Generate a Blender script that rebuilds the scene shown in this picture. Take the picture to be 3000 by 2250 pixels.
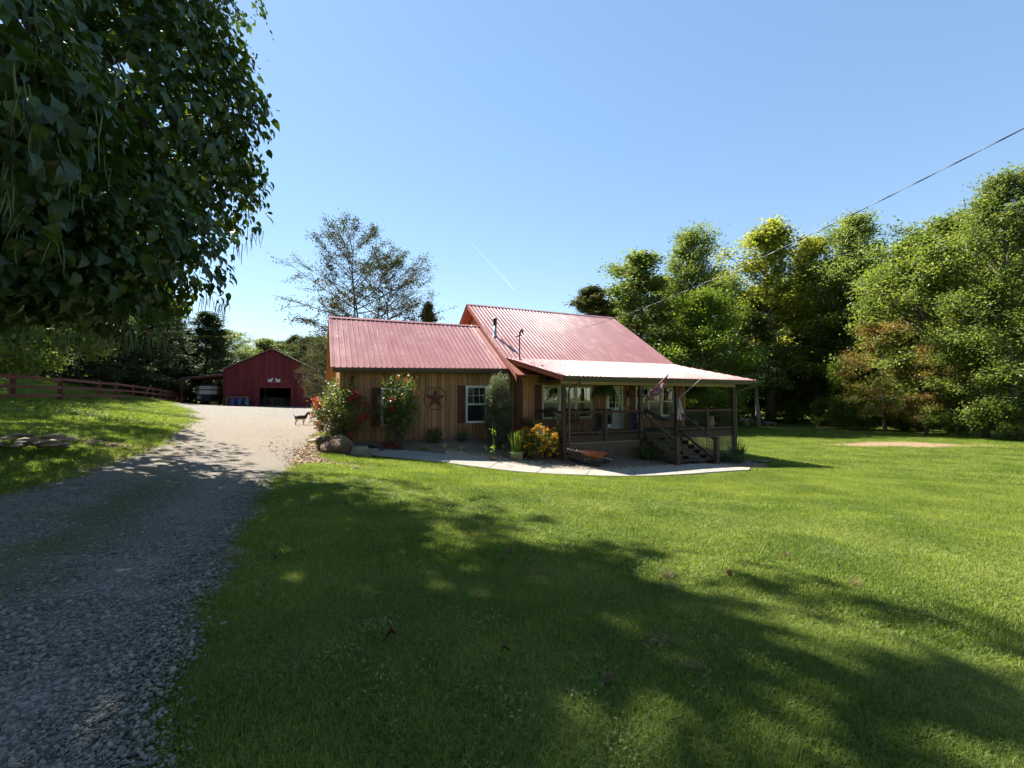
import bpy, bmesh, math, random
import numpy as np
from math import sin, cos, pi, radians, hypot, sqrt, atan2
from mathutils import Vector, Matrix, Quaternion

S = bpy.context.scene
for o in list(bpy.data.objects):
    bpy.data.objects.remove(o)
COL = S.collection
# ---------------------------------------------------------------- camera
EYE = 1.65
cam_d = bpy.data.cameras.new('camera')
cam_d.sensor_width = 36.0
cam_d.lens = 1280 / 3000 * 36
cam_d.clip_start = 0.05
cam_d.clip_end = 6000
cam = bpy.data.objects.new('camera', cam_d)
COL.objects.link(cam)
cam.location = (0, 0, EYE)
cam.rotation_euler = (radians(90) + math.atan(43 / 1280), 0, 0)
S.camera = cam
# ---------------------------------------------------------------- sky and sun
SUN_AZ, SUN_EL = radians(-44), radians(51)          # azimuth from +Y towards +X
SUNV = Vector((sin(SUN_AZ) * cos(SUN_EL), cos(SUN_AZ) * cos(SUN_EL), sin(SUN_EL)))
world = bpy.data.worlds.new('World')
S.world = world
world.use_nodes = True
wn = world.node_tree.nodes
wl = world.node_tree.links
wn.clear()
wo = wn.new('ShaderNodeOutputWorld')
wb = wn.new('ShaderNodeBackground')
ws = wn.new('ShaderNodeTexSky')
ws.sky_type = 'NISHITA'
ws.sun_disc = False
ws.sun_elevation = SUN_EL
ws.sun_rotation = SUN_AZ
ws.altitude = 300
ws.air_density = 1.0
ws.dust_density = 0.05
ws.ozone_density = 1.6
wb.inputs['Strength'].default_value = 0.122
wg = wn.new('ShaderNodeGamma')                  # evens out the glow near the horizon, all round
wg.inputs[1].default_value = 0.6
wh = wn.new('ShaderNodeHueSaturation')
wh.inputs['Saturation'].default_value = 1.36
wl.new(ws.outputs[0], wg.inputs[0])
wl.new(wg.outputs[0], wh.inputs['Color'])
wl.new(wh.outputs[0], wb.inputs['Color'])
wl.new(wb.outputs[0], wo.inputs['Surface'])
sun_d = bpy.data.lights.new('sun', 'SUN')
sun_d.energy = 5.0
sun_d.angle = radians(0.53)
sun_d.color = (1.0, 0.95, 0.87)
sun = bpy.data.objects.new('sun', sun_d)
COL.objects.link(sun)
sun.rotation_euler = SUNV.to_track_quat('Z', 'Y').to_euler()
sun.location = (-30, 30, 40)
S.view_settings.view_transform = 'Standard'
S.view_settings.look = 'None'
S.view_settings.exposure = 1.75
S.view_settings.gamma = 1.0
S.view_settings.use_curve_mapping = False
S.render.engine = 'CYCLES'
S.cycles.use_adaptive_sampling = True
S.cycles.adaptive_threshold = 0.05
S.cycles.max_bounces = 5
S.cycles.diffuse_bounces = 2
S.cycles.glossy_bounces = 2
S.cycles.transmission_bounces = 3
S.cycles.transparent_max_bounces = 6
S.cycles.use_denoising = True
S.cycles.caustics_reflective = False
S.cycles.caustics_refractive = False

# ---------------------------------------------------------------- helpers
def tag(o, label=None, cat=None, group=None, kind=None):
    if label: o['label'] = label
    if cat: o['category'] = cat
    if group: o['group'] = group
    if kind: o['kind'] = kind
    return o

def empty(name, loc=(0, 0, 0), rz=0.0, parent=None):
    o = bpy.data.objects.new(name, None)
    COL.objects.link(o)
    o.empty_display_size = 0.2
    o.location = loc
    o.rotation_euler = (0, 0, rz)
    if parent: o.parent = parent
    return o

def thing(name, label, cat, loc=(0, 0, 0), rz=0.0, group=None):
    return tag(empty(name, loc, rz), label, cat, group)

def link(name, me, parent=None, loc=(0, 0, 0), rot=(0, 0, 0), scale=(1, 1, 1)):
    o = bpy.data.objects.new(name, me)
    COL.objects.link(o)
    if parent: o.parent = parent
    o.location = loc
    o.rotation_euler = rot
    o.scale = scale
    return o

def arr_mesh(name, V, Fc, mat=None, smooth=False, cols=None, mats=None, midx=None):
    """fast mesh from numpy arrays: V (n,3), Fc (m,k)"""
    V = np.asarray(V, dtype=np.float32)
    Fc = np.asarray(Fc, dtype=np.int32)
    me = bpy.data.meshes.new(name)
    m, k = Fc.shape
    me.vertices.add(len(V))
    me.vertices.foreach_set('co', V.ravel())
    me.loops.add(m * k)
    me.loops.foreach_set('vertex_index', Fc.ravel())
    me.polygons.add(m)
    me.polygons.foreach_set('loop_start', np.arange(0, m * k, k, dtype=np.int32))
    me.polygons.foreach_set('loop_total', np.full(m, k, dtype=np.int32))
    if smooth:
        me.polygons.foreach_set('use_smooth', np.ones(m, dtype=bool))
    for mt in (mats or ([mat] if mat else [])):
        me.materials.append(mt)
    if midx is not None:
        me.polygons.foreach_set('material_index', np.asarray(midx, dtype=np.int32))
    me.update(calc_edges=True)
    if cols is not None:
        a = me.color_attributes.new('Col', 'FLOAT_COLOR', 'POINT')
        c = np.ones((len(V), 4), dtype=np.float32)
        c[:, :3] = cols
        a.data.foreach_set('color', c.ravel())
    return me

class MB:
    def __init__(s): s.v = []; s.f = []; s.mi = []; s.cur = 0
    def add(s, vs, fs):
        b = len(s.v)
        s.v += [tuple(p) for p in vs]
        s.f += [tuple(b + i for i in f) for f in fs]
        s.mi += [s.cur] * len(fs)
        return s
    def box(s, x0, x1, y0, y1, z0, z1):
        return s.add([(x0, y0, z0), (x1, y0, z0), (x1, y1, z0), (x0, y1, z0), (x0, y0, z1), (x1, y0, z1), (x1, y1, z1), (x0, y1, z1)],
                     [(0, 3, 2, 1), (4, 5, 6, 7), (0, 1, 5, 4), (1, 2, 6, 5), (2, 3, 7, 6), (3, 0, 4, 7)])
    def beam(s, p, q, w, h, up=(0, 0, 1)):
        """box along p->q, width w sideways, h along up"""
        p = Vector(p); q = Vector(q); d = (q - p).normalized()
        up = Vector(up)
        if abs(d.dot(up)) > .99: up = Vector((1, 0, 0))
        sd = d.cross(up).normalized(); u2 = sd.cross(d).normalized()
        a = sd * (w / 2); b = u2 * (h / 2)
        vs = [p - a - b, p + a - b, p + a + b, p - a + b, q - a - b, q + a - b, q + a + b, q - a + b]
        return s.add(vs, [(0, 1, 2, 3), (7, 6, 5, 4), (0, 4, 5, 1), (1, 5, 6, 2), (2, 6, 7, 3), (3, 7, 4, 0)])
    def tube(s, pts, rad, n=6, cap=True):
        pts = [Vector(p) for p in pts]
        if not hasattr(rad, '__len__'): rad = [rad] * len(pts)
        b = len(s.v); vs = []
        ref = None
        for i, p in enumerate(pts):
            d = (pts[min(i + 1, len(pts) - 1)] - pts[max(i - 1, 0)])
            if d.length < 1e-9: d = Vector((0, 0, 1))
            d.normalize()
            if ref is None: ref = d.orthogonal().normalized()
            ref = (ref - d * ref.dot(d))
            if ref.length < 1e-6: ref = d.orthogonal()
            ref.normalize()
            c = d.cross(ref)
            for k in range(n):
                a = 2 * pi * k / n
                vs.append(p + (ref * cos(a) + c * sin(a)) * rad[i])
        fs = []
        for i in range(len(pts) - 1):
            for k in range(n):
                k2 = (k + 1) % n
                fs.append((i * n + k, i * n + k2, (i + 1) * n + k2, (i + 1) * n + k))
        if cap:
            fs.append(tuple(range(n - 1, -1, -1)))
            fs.append(tuple((len(pts) - 1) * n + k for k in range(n)))
        return s.add(vs, fs)
    def prism(s, poly, d):
        """poly list of 3D points, extruded by vector d"""
        n = len(poly); d = Vector(d)
        vs = [Vector(p) for p in poly] + [Vector(p) + d for p in poly]
        fs = [tuple(range(n - 1, -1, -1)), tuple(range(n, 2 * n))]
        for i in range(n):
            j = (i + 1) % n
            fs.append((i, j, n + j, n + i))
        return s.add(vs, fs)
    def lathe(s, prof, n=12, c=(0, 0, 0)):
        vs = []; fs = []
        for r, z in prof:
            for k in range(n):
                a = 2 * pi * k / n
                vs.append((c[0] + r * cos(a), c[1] + r * sin(a), c[2] + z))
        for i in range(len(prof) - 1):
            for k in range(n):
                k2 = (k + 1) % n
                fs.append((i * n + k, i * n + k2, (i + 1) * n + k2, (i + 1) * n + k))
        fs.append(tuple(range(n - 1, -1, -1)))
        fs.append(tuple((len(prof) - 1) * n + k for k in range(n)))
        return s.add(vs, fs)
    def mesh(s, name, mat, smooth=False):
        me = bpy.data.meshes.new(name)
        me.from_pydata(s.v, [], s.f)
        for m in (mat if isinstance(mat, (list, tuple)) else [mat]):
            me.materials.append(m)
        if max(s.mi, default=0) > 0:
            me.polygons.foreach_set('material_index', s.mi)
        if smooth: me.polygons.foreach_set('use_smooth', [True] * len(s.f))
        me.update()
        return me
    def build(s, name, mat, parent=None, smooth=False, **kw):
        return link(name, s.mesh(name, mat, smooth), parent, **kw)

_box_cache = {}
def unit_box(mat, bevel=0.0):
    """shared 1x1x1 box with origin at the centre of its bottom face"""
    k = mat.name
    if k not in _box_cache:
        _box_cache[k] = MB().box(-.5, .5, -.5, .5, 0, 1).mesh('plank', mat)
    return _box_cache[k]

# ---------------------------------------------------------------- materials
MATS = {}
def N(nt, t, **kw):
    n = nt.nodes.new(t)
    for k, v in kw.items():
        setattr(n, k, v)
    return n

def newmat(name):
    m = bpy.data.materials.new(name)
    m.use_nodes = True
    nt = m.node_tree
    nt.nodes.clear()
    out = N(nt, 'ShaderNodeOutputMaterial')
    MATS[name] = m
    return m, nt, out

def ramp(nt, stops, fac=None, interp='LINEAR'):
    r = N(nt, 'ShaderNodeValToRGB')
    r.color_ramp.interpolation = interp
    el = r.color_ramp.elements
    while len(el) < len(stops): el.new(.5)
    for e, (p, c) in zip(el, stops):
        e.position = p
        e.color = (c[0], c[1], c[2], 1) if hasattr(c, '__len__') else (c, c, c, 1)
    if fac is not None: nt.links.new(fac, r.inputs[0])
    return r

def noise(nt, scale, detail=4, rough=.6, coord=None, stretch=None, w=None):
    n = N(nt, 'ShaderNodeTexNoise')
    n.inputs['Scale'].default_value = scale
    n.inputs['Detail'].default_value = detail
    n.inputs['Roughness'].default_value = rough
    if coord is not None:
        if stretch:
            mp = N(nt, 'ShaderNodeMapping')
            mp.inputs['Scale'].default_value = stretch
            nt.links.new(coord, mp.inputs[0])
            coord = mp.outputs[0]
        nt.links.new(coord, n.inputs['Vector'])
    return n

def mixc(nt, fac, a, b, mode='MIX'):
    m = N(nt, 'ShaderNodeMix', data_type='RGBA', blend_type=mode)
    for sock, v in ((m.inputs[0], fac), (m.inputs[6], a), (m.inputs[7], b)):
        if hasattr(v, 'is_linked') or hasattr(v, 'links'):
            nt.links.new(v, sock)
        elif hasattr(v, '__len__'):
            sock.default_value = (v[0], v[1], v[2], 1)
        else:
            sock.default_value = v
    return m.outputs[2]

def simple(name, c0, c1=None, rough=.7, scale=6, stretch=None, bump=0.0, bscale=None, spec=.3, metal=0.0, rnd=.25, coat=0.0, space='Object', detail=5):
    """principled with two-tone noise, per-object random shift and bump"""
    m, nt, out = newmat(name)
    b = N(nt, 'ShaderNodeBsdfPrincipled')
    tc = N(nt, 'ShaderNodeTexCoord')
    if space == 'World':
        co = N(nt, 'ShaderNodeNewGeometry').outputs['Position']
    else:
        co = tc.outputs[space]
    c1 = c1 or tuple(x * .7 for x in c0)
    oi = N(nt, 'ShaderNodeObjectInfo')
    # offset noise by the object's random number so that copies differ
    add = N(nt, 'ShaderNodeVectorMath', operation='ADD')
    mul = N(nt, 'ShaderNodeVectorMath', operation='SCALE')
    cmb = N(nt, 'ShaderNodeCombineXYZ')
    for i in range(3): nt.links.new(oi.outputs['Random'], cmb.inputs[i])
    nt.links.new(cmb.outputs[0], mul.inputs[0]); mul.inputs[3].default_value = 37.0
    nt.links.new(co, add.inputs[0]); nt.links.new(mul.outputs[0], add.inputs[1])
    nz = noise(nt, scale, detail, .62, add.outputs[0], stretch)
    rp = ramp(nt, [(.3, c0), (.7, c1)], nz.outputs[0])
    col = rp.outputs[0]
    if rnd > 0:
        mr = N(nt, 'ShaderNodeMapRange')
        mr.inputs[3].default_value = 1 - rnd; mr.inputs[4].default_value = 1 + rnd
        nt.links.new(oi.outputs['Random'], mr.inputs[0])
        hsv = N(nt, 'ShaderNodeHueSaturation')
        nt.links.new(mr.outputs[0], hsv.inputs['Value'])
        nt.links.new(col, hsv.inputs['Color'])
        col = hsv.outputs[0]
    nt.links.new(col, b.inputs['Base Color'])
    b.inputs['Roughness'].default_value = rough
    b.inputs['Metallic'].default_value = metal
    b.inputs['Specular IOR Level'].default_value = spec
    if coat: b.inputs['Coat Weight'].default_value = coat
    if bump:
        bp = N(nt, 'ShaderNodeBump')
        bp.inputs['Strength'].default_value = 1.0
        bp.inputs['Distance'].default_value = bump
        n2 = nz if bscale is None else noise(nt, bscale, 5, .65, add.outputs[0], stretch)
        nt.links.new(n2.outputs[0], bp.inputs['Height'])
        nt.links.new(bp.outputs[0], b.inputs['Normal'])
    nt.links.new(b.outputs[0], out.inputs[0])
    return m

def foliage(name, cols, trans=.45, rough=.5, spec=.35, tmul=(1.5, 1.5, .65), nscale=.5, rnd=.12, attr=False):
    """leaf material: diffuse + gloss + light coming through; tone varies clump by clump and leaf by leaf"""
    m, nt, out = newmat(name)
    geo = N(nt, 'ShaderNodeNewGeometry')
    tc = N(nt, 'ShaderNodeTexCoord')
    nz = noise(nt, nscale, 3, .6, geo.outputs['Position'])
    mx = N(nt, 'ShaderNodeMath', operation='ADD')
    sc = N(nt, 'ShaderNodeMath', operation='MULTIPLY'); sc.inputs[1].default_value = .38
    nt.links.new(geo.outputs['Random Per Island'], sc.inputs[0])
    nt.links.new(nz.outputs[0], mx.inputs[0]); nt.links.new(sc.outputs[0], mx.inputs[1])
    sb = N(nt, 'ShaderNodeMath', operation='SUBTRACT'); sb.inputs[1].default_value = .19
    nt.links.new(mx.outputs[0], sb.inputs[0])
    k = len(cols)
    rp = ramp(nt, [(.28 + .44 * i / max(k - 1, 1), c) for i, c in enumerate(cols)], sb.outputs[0])
    oi = N(nt, 'ShaderNodeObjectInfo')
    mr = N(nt, 'ShaderNodeMapRange'); mr.inputs[3].default_value = 1 - rnd; mr.inputs[4].default_value = 1 + rnd
    nt.links.new(oi.outputs['Random'], mr.inputs[0])
    hs = N(nt, 'ShaderNodeHueSaturation')
    nt.links.new(rp.outputs[0], hs.inputs['Color']); nt.links.new(mr.outputs[0], hs.inputs['Value'])
    hout = hs.outputs[0]
    if attr:                       # pale ribs: attribute r = distance from the midrib, g = position along it
        at_ = N(nt, 'ShaderNodeAttribute', attribute_name='Col')
        sx = N(nt, 'ShaderNodeSeparateColor'); nt.links.new(at_.outputs['Color'], sx.inputs[0])
        wv_ = N(nt, 'ShaderNodeMath', operation='MULTIPLY_ADD'); wv_.inputs[1].default_value = -1.1
        nt.links.new(sx.outputs[0], wv_.inputs[0]); nt.links.new(sx.outputs[1], wv_.inputs[2])
        fr_ = N(nt, 'ShaderNodeMath', operation='PINGPONG'); fr_.inputs[1].default_value = .085; nt.links.new(wv_.outputs[0], fr_.inputs[0])
        v1 = ramp(nt, [(.0, 1), (.012, .0)], fr_.outputs[0]); v2 = ramp(nt, [(.0, 1), (.03, 0)], sx.outputs[0])
        mx_ = N(nt, 'ShaderNodeMath', operation='MAXIMUM'); nt.links.new(v1.outputs[0], mx_.inputs[0]); nt.links.new(v2.outputs[0], mx_.inputs[1])
        ml_ = N(nt, 'ShaderNodeMath', operation='MULTIPLY'); ml_.inputs[1].default_value = .55; nt.links.new(mx_.outputs[0], ml_.inputs[0])
        hout = mixc(nt, ml_.outputs[0], hout, (.09, .13, .045))
    b = N(nt, 'ShaderNodeBsdfPrincipled')
    b.inputs['Roughness'].default_value = rough
    b.inputs['Specular IOR Level'].default_value = spec
    nt.links.new(hout, b.inputs['Base Color'])
    t = N(nt, 'ShaderNodeBsdfTranslucent')
    tm = mixc(nt, 1.0, hout, tmul, 'MULTIPLY')
    nt.links.new(tm, t.inputs['Color'])
    ms = N(nt, 'ShaderNodeMixShader'); ms.inputs[0].default_value = trans
    nt.links.new(b.outputs[0], ms.inputs[1]); nt.links.new(t.outputs[0], ms.inputs[2])
    nt.links.new(ms.outputs[0], out.inputs[0])
    return m
# ================================================================ terrain
CP = np.array([
 (0,0,0),(0,4,-.12),(4,3,-.25),(-3,3,.02),(-6,5,.10),(-5.5,9,.0),(0,9,-.45),(3,13,-.9),(-3,13,-.5),
 (-7,17.5,-.12),(-1.2,20.3,-.22),(-4.5,19.0,-.12),(2,17.9,-1.0),(7,17.3,-1.13),(9.5,17.6,-1.2),(11.5,22,-1.38),(14,21,-1.55),(20,20,-1.6),
 (-5.7,16.9,-.5),(-.6,16.3,-.98),(3.6,15.6,-1.14),(6.6,16.3,-1.18),
 (25,30,-1.5),(32,30,-1.5),(31,54,-1.5),(15,40,-1.5),(8,8,-.85),(15,10,-1.25),(25,15,-1.5),(30,5,-1.35),(42,10,-1.5),(45,40,-1.2),(40,60,-1.2),
 (-6.4,15.2,-.3),(-10,18,-.02),(-9,12,.04),(-12,24,.2),(-19.4,25.8,.42),(-24,40,.5),(-30,54,.68),(-24,54,.45),(-36,54,.75),(-45,60,1.0),(-20,70,.6),
 (-12,11,.6),(-16,11,1.0),(-23.4,20,1.62),(-27.6,26,1.65),(-31,33,1.55),(-36,44,1.3),(-42,55,1.05),(-33,30,2.9),(-38,38,2.9),(-46,50,2.2),(-30,18,2.2),(-40,20,3.2),
 (0,30,-.8),(10,35,-1.35),(-10,30,.1),(0,50,-.6),(0,-8,.1),(10,-8,-.6),(-10,-8,.4),(-12,3,.45),(-20,0,1.0)], dtype=float)
_d = np.hypot(CP[:,None,0]-CP[None,:,0], CP[:,None,1]-CP[None,:,1])
_n = len(CP)
_A = np.zeros((_n+3,_n+3))
_A[:_n,:_n] = -np.sqrt(_d**2+4.0) - .25*np.eye(_n)*(-1)
_A[:_n,_n] = 1; _A[:_n,_n+1] = CP[:,0]; _A[:_n,_n+2] = CP[:,1]
_A[_n:,:_n] = _A[:_n,_n:].T
_W = np.linalg.solve(_A, np.r_[CP[:,2],0,0,0])
def gz(x, y):
    x = np.asarray(x, float); y = np.asarray(y, float)
    sh = x.shape
    x = x.ravel(); y = y.ravel()
    out = np.empty_like(x)
    for i in range(0, len(x), 20000):
        xx = np.clip(x[i:i+20000], -48, 48); yy = np.clip(y[i:i+20000], -10, 72)
        d = np.hypot(xx[:,None]-CP[None,:,0], yy[:,None]-CP[None,:,1])
        out[i:i+20000] = -np.sqrt(d**2+4.0)@_W[:_n] + _W[_n] + xx*_W[_n+1] + yy*_W[_n+2]
    return np.clip(out, -2.2, 4.5).reshape(sh)
def g1(x, y): return float(gz(np.array([x]), np.array([y]))[0])

_P = math.atan(43/1280)
def ray(px, py):
    """direction through a pixel of the photograph (3000 x 2250)"""
    x = (px-1500)/1280; u = (1125-py)/1280
    return np.array([x, cos(_P)-u*sin(_P), sin(_P)+u*cos(_P)])
def hit(px, py):
    """where that direction meets the terrain"""
    r = ray(px, py); t = 1.0
    lo, hi = .5, 150.
    ts = np.concatenate([np.linspace(1, 30, 300), np.linspace(30.1, 120, 400)])
    z = EYE + r[2]*ts - gz(r[0]*ts, r[1]*ts)
    k = np.argmax(z < 0)
    if not (z < 0).any(): k = len(ts)-1
    if k == 0: k = 1
    a, b = z[k-1], z[k]
    t = ts[k-1] + (ts[k]-ts[k-1])*(a/(a-b) if a != b else 0)
    return Vector((r[0]*t, r[1]*t, EYE + r[2]*t))
def at(px, py, Y):
    r = ray(px, py); t = Y/r[1]
    return Vector((r[0]*t, Y, EYE+r[2]*t))

def sdist(poly, x, y):
    """signed distance to polygon, >0 inside"""
    p = np.asarray(poly, float); q = np.roll(p, -1, 0)
    x = np.asarray(x, float); y = np.asarray(y, float)
    d = np.full(x.shape, 1e9); ins = np.zeros(x.shape, bool)
    for (ax, ay), (bx, by) in zip(p, q):
        ex, ey = bx-ax, by-ay
        t = np.clip(((x-ax)*ex+(y-ay)*ey)/(ex*ex+ey*ey+1e-12), 0, 1)
        d = np.minimum(d, np.hypot(x-ax-t*ex, y-ay-t*ey))
        c = ((ay > y) != (by > y)) & (x < ex*(y-ay)/(ey if abs(ey) > 1e-12 else 1e-12)+ax)
        ins ^= c
    return np.where(ins, d, -d)
def vnoise(x, y, s=1.0, seed=0):
    """cheap smooth noise, about -1..1"""
    r = np.random.RandomState(seed); o = np.zeros_like(np.asarray(x, float))
    for k in range(7):
        a = r.uniform(0, 2*pi); f = s*r.uniform(.6, 2.6)
        o = o + np.sin((x*cos(a)+y*sin(a))*f + r.uniform(0, 6.3))*r.uniform(.5, 1)
    return o/3.0

# house frame: u along the front, w away from the viewer
HA = radians(24.3)
HO = (150/1280*18.3, 18.3)
def h2w(u, w):
    return (HO[0]+u*cos(HA)-w*sin(HA), HO[1]+u*sin(HA)+w*cos(HA))
DRIVE = [(-7.5,-8),(-7.3,3),(-7.3,6),(-8.2,8.3),(-10.6,13),(-14,18.5),(-18.8,25.5),(-27,36),(-41,50),(-42,58),(-18,60),(-12.5,42),(-10.2,28),(-9.0,20),(-7.5,15.6),(-5.15,9.5),(-3.5,5.7),(-2.48,3.9),(-1.4,1.95),(-.55,0),(0.4,-8)]
PATH_F = [(-6.1,16.45),(-4.6,16.25),(-2.8,16.12),(-.7,15.95),(1.5,15.62),(3.6,15.5),(5.3,15.8),(6.7,16.25),(8.0,16.75),(9.35,17.3)]
PATH_B = [(-5.75,17.45),(-4.4,17.35),(-2.7,17.3),(-.6,17.2),(1.7,16.75),(3.6,16.6),(5.2,16.95),(6.5,17.4),(8.0,18.0),(9.75,17.95)]
PATH = PATH_F + PATH_B[::-1]
BED = [(-6.6,17.0)] + PATH_B[:-1] + [(10.2,18.4),(11.6,19.6),h2w(10.6,.5),h2w(10.4,3),h2w(-.3,3.6),h2w(-8.6,3.6),(-7.6,17.6)]
HOUSE = [h2w(-8.6,3.3),h2w(-.7,3.3),h2w(-.7,2.3),h2w(0,2.3),h2w(0,-.1),h2w(10.3,-.1),h2w(10.3,14),h2w(-8.6,12)]
BARN_C = (-29.8, 54.0)

def dirt_amount(x, y):
    """how bare the ground is: drive shoulders, the scraped strip by the flower bank, the worn patch at the right"""
    n = vnoise(x, y, 1.1, 3)*.5 + vnoise(x, y, 3.7, 5)*.35
    a = np.zeros_like(x)
    sd = sdist(DRIVE, x, y)
    a = np.maximum(a, np.clip(1.0-np.abs(sd)/.55+n*.8, 0, 1)*(sd < .3)*(y > -1)*np.clip((y-2.5)/3, .0, 1))
    scr = sdist([(-9.6,20),(-7.0,16.6),(-6.4,14.6),(-5.0,13.6),(-4.2,13.3),(-4.6,12.7),(-6.2,12.6),(-8.2,14.4),(-10,18)], x, y)
    a = np.maximum(a, np.clip(scr/.5+.55+n*.6, 0, 1)*(scr > -.8))
    bx, by = 26.5, 30.3
    e = 1-np.hypot((x-bx)/6.4, (y-by)/2.5)
    a = np.maximum(a, np.clip(e*1.8+n*.5, 0, 1)*(e > -.4))
    e = 1-np.hypot((x-31.0)/5.5, (y-29.5)/1.6)
    a = np.maximum(a, np.clip(e*.8+n*.7, 0, .8)*(e > -.4))
    e = 1-np.hypot((x-10.3)/1.2, (y-18.6)/.7)
    a = np.maximum(a, np.clip(e*2+n*.3, 0, 1)*(e > -.3))
    e = 1-np.hypot((x-30.0)/2.8, (y-46.5)/.9)
    a = np.maximum(a, np.clip(e*2+n*.4, 0, 1)*(e > -.3))
    e = 1-np.hypot((x+11.2)/2.2, (y-12.2)/.6)
    a = np.maximum(a, np.clip(e*1.5+n*.6, 0, 1)*(e > -.4))
    return a

# ---------------------------------------------------------------- ground materials
def ground_mat():
    m, nt, out = newmat('lawn')
    pos = N(nt, 'ShaderNodeNewGeometry').outputs['Position']
    b = N(nt, 'ShaderNodeBsdfPrincipled')
    n1 = noise(nt, .35, 4, .6, pos); n2 = noise(nt, 9, 6, .7, pos); n3 = noise(nt, 55, 3, .7, pos)
    g0 = ramp(nt, [(.32, (.10, .130, .020)), (.52, (.145, .175, .028)), (.72, (.195, .210, .045))], n1.outputs[0])
    g1_ = ramp(nt, [(.3, (.35, .42, .3)), (.55, (1, 1, 1)), (.78, (1.45, 1.35, 1.1))], n2.outputs[0])
    g2_ = ramp(nt, [(.3, (.45, .5, .4)), (.6, (1.15, 1.1, 1))], n3.outputs[0])
    c = mixc(nt, 1.0, g0.outputs[0], g1_.outputs[0], 'MULTIPLY')
    c = mixc(nt, .8, c, g2_.outputs[0], 'MULTIPLY')
    d = ramp(nt, [(.3, (.16, .10, .055)), (.55, (.30, .205, .12)), (.75, (.42, .31, .20))], n2.outputs[0])
    at_ = N(nt, 'ShaderNodeAttribute', attribute_name='Col')
    md = N(nt, 'ShaderNodeMath', operation='ADD')
    mm = N(nt, 'ShaderNodeMath', operation='MULTIPLY'); mm.inputs[1].default_value = .6
    ms = N(nt, 'ShaderNodeMath', operation='SUBTRACT'); ms.inputs[1].default_value = .3
    nt.links.new(n2.outputs[0], mm.inputs[0]); nt.links.new(mm.outputs[0], ms.inputs[0])
    sx = N(nt, 'ShaderNodeSeparateColor'); nt.links.new(at_.outputs['Color'], sx.inputs[0])
    nt.links.new(sx.outputs[0], md.inputs[0]); nt.links.new(ms.outputs[0], md.inputs[1])
    fr = ramp(nt, [(.35, 0), (.6, 1)], md.outputs[0])
    c = mixc(nt, fr.outputs[0], c, d.outputs[0])
    nt.links.new(c, b.inputs['Base Color'])
    b.inputs['Roughness'].default_value = .85; b.inputs['Specular IOR Level'].default_value = .15
    bp = N(nt, 'ShaderNodeBump'); bp.inputs['Distance'].default_value = .05; bp.inputs['Strength'].default_value = .9
    ad = N(nt, 'ShaderNodeMath', operation='ADD'); nt.links.new(n2.outputs[0], ad.inputs[0]); nt.links.new(n3.outputs[0], ad.inputs[1])
    nt.links.new(ad.outputs[0], bp.inputs['Height']); nt.links.new(bp.outputs[0], b.inputs['Normal'])
    nt.links.new(b.outputs[0], out.inputs[0])
    return m

def gravel_mat():
    m, nt, out = newmat('gravel')
    pos = N(nt, 'ShaderNodeNewGeometry').outputs['Position']
    b = N(nt, 'ShaderNodeBsdfPrincipled')
    v = N(nt, 'ShaderNodeTexVoronoi'); v.inputs['Scale'].default_value = 42; nt.links.new(pos, v.inputs['Vector'])
    n1 = noise(nt, .55, 5, .65, pos); n2 = noise(nt, 14, 5, .7, pos)
    st = ramp(nt, [(.0, (.068, .060, .050)), (.5, (.145, .130, .110)), (1, (.27, .245, .21))], None)
    sp = N(nt, 'ShaderNodeSeparateColor'); nt.links.new(v.outputs['Color'], sp.inputs[0]); nt.links.new(sp.outputs[0], st.inputs[0])
    du = ramp(nt, [(.3, (.13, .10, .068)), (.6, (.22, .178, .125)), (.8, (.28, .235, .175))], n2.outputs[0])
    at_ = N(nt, 'ShaderNodeAttribute', attribute_name='Col')
    sx = N(nt, 'ShaderNodeSeparateColor'); nt.links.new(at_.outputs['Color'], sx.inputs[0])
    ad = N(nt, 'ShaderNodeMath', operation='ADD'); ad.use_clamp = True
    mr = N(nt, 'ShaderNodeMapRange'); mr.inputs[1].default_value = .35; mr.inputs[2].default_value = .65; mr.inputs[3].default_value = -.35; mr.inputs[4].default_value = .35
    nt.links.new(n1.outputs[0], mr.inputs[0]); nt.links.new(mr.outputs[0], ad.inputs[0]); nt.links.new(sx.outputs[0], ad.inputs[1])
    c = mixc(nt, ad.outputs[0], st.outputs[0], du.outputs[0])
    gr = ramp(nt, [(.35, (.03, .05, .012)), (.7, (.09, .12, .03))], n2.outputs[0])
    c = mixc(nt, sx.outputs[1], c, gr.outputs[0])
    nt.links.new(c, b.inputs['Base Color'])
    b.inputs['Roughness'].default_value = .8; b.inputs['Specular IOR Level'].default_value = .25
    bp = N(nt, 'ShaderNodeBump'); bp.inputs['Distance'].default_value = .022; bp.invert = True
    nt.links.new(v.outputs['Distance'], bp.inputs['Height'])
    bp2 = N(nt, 'ShaderNodeBump'); bp2.inputs['Distance'].default_value = .05; nt.links.new(n2.outputs[0], bp2.inputs['Height'])
    nt.links.new(bp.outputs[0], bp2.inputs['Normal'])
    nt.links.new(bp2.outputs[0], b.inputs['Normal'])
    nt.links.new(b.outputs[0], out.inputs[0])
    return m
M_LAWN = ground_mat(); M_GRAVEL = gravel_mat()
M_CONC = simple('concrete', (.28, .255, .21), (.21, .19, .16), .85, 2.2, bump=.004, bscale=60, rnd=.05, space='World')
M_MULCH = simple('mulch', (.095, .066, .045), (.20, .148, .10), .9, 14, bump=.03, bscale=26, rnd=0, space='World')

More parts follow.
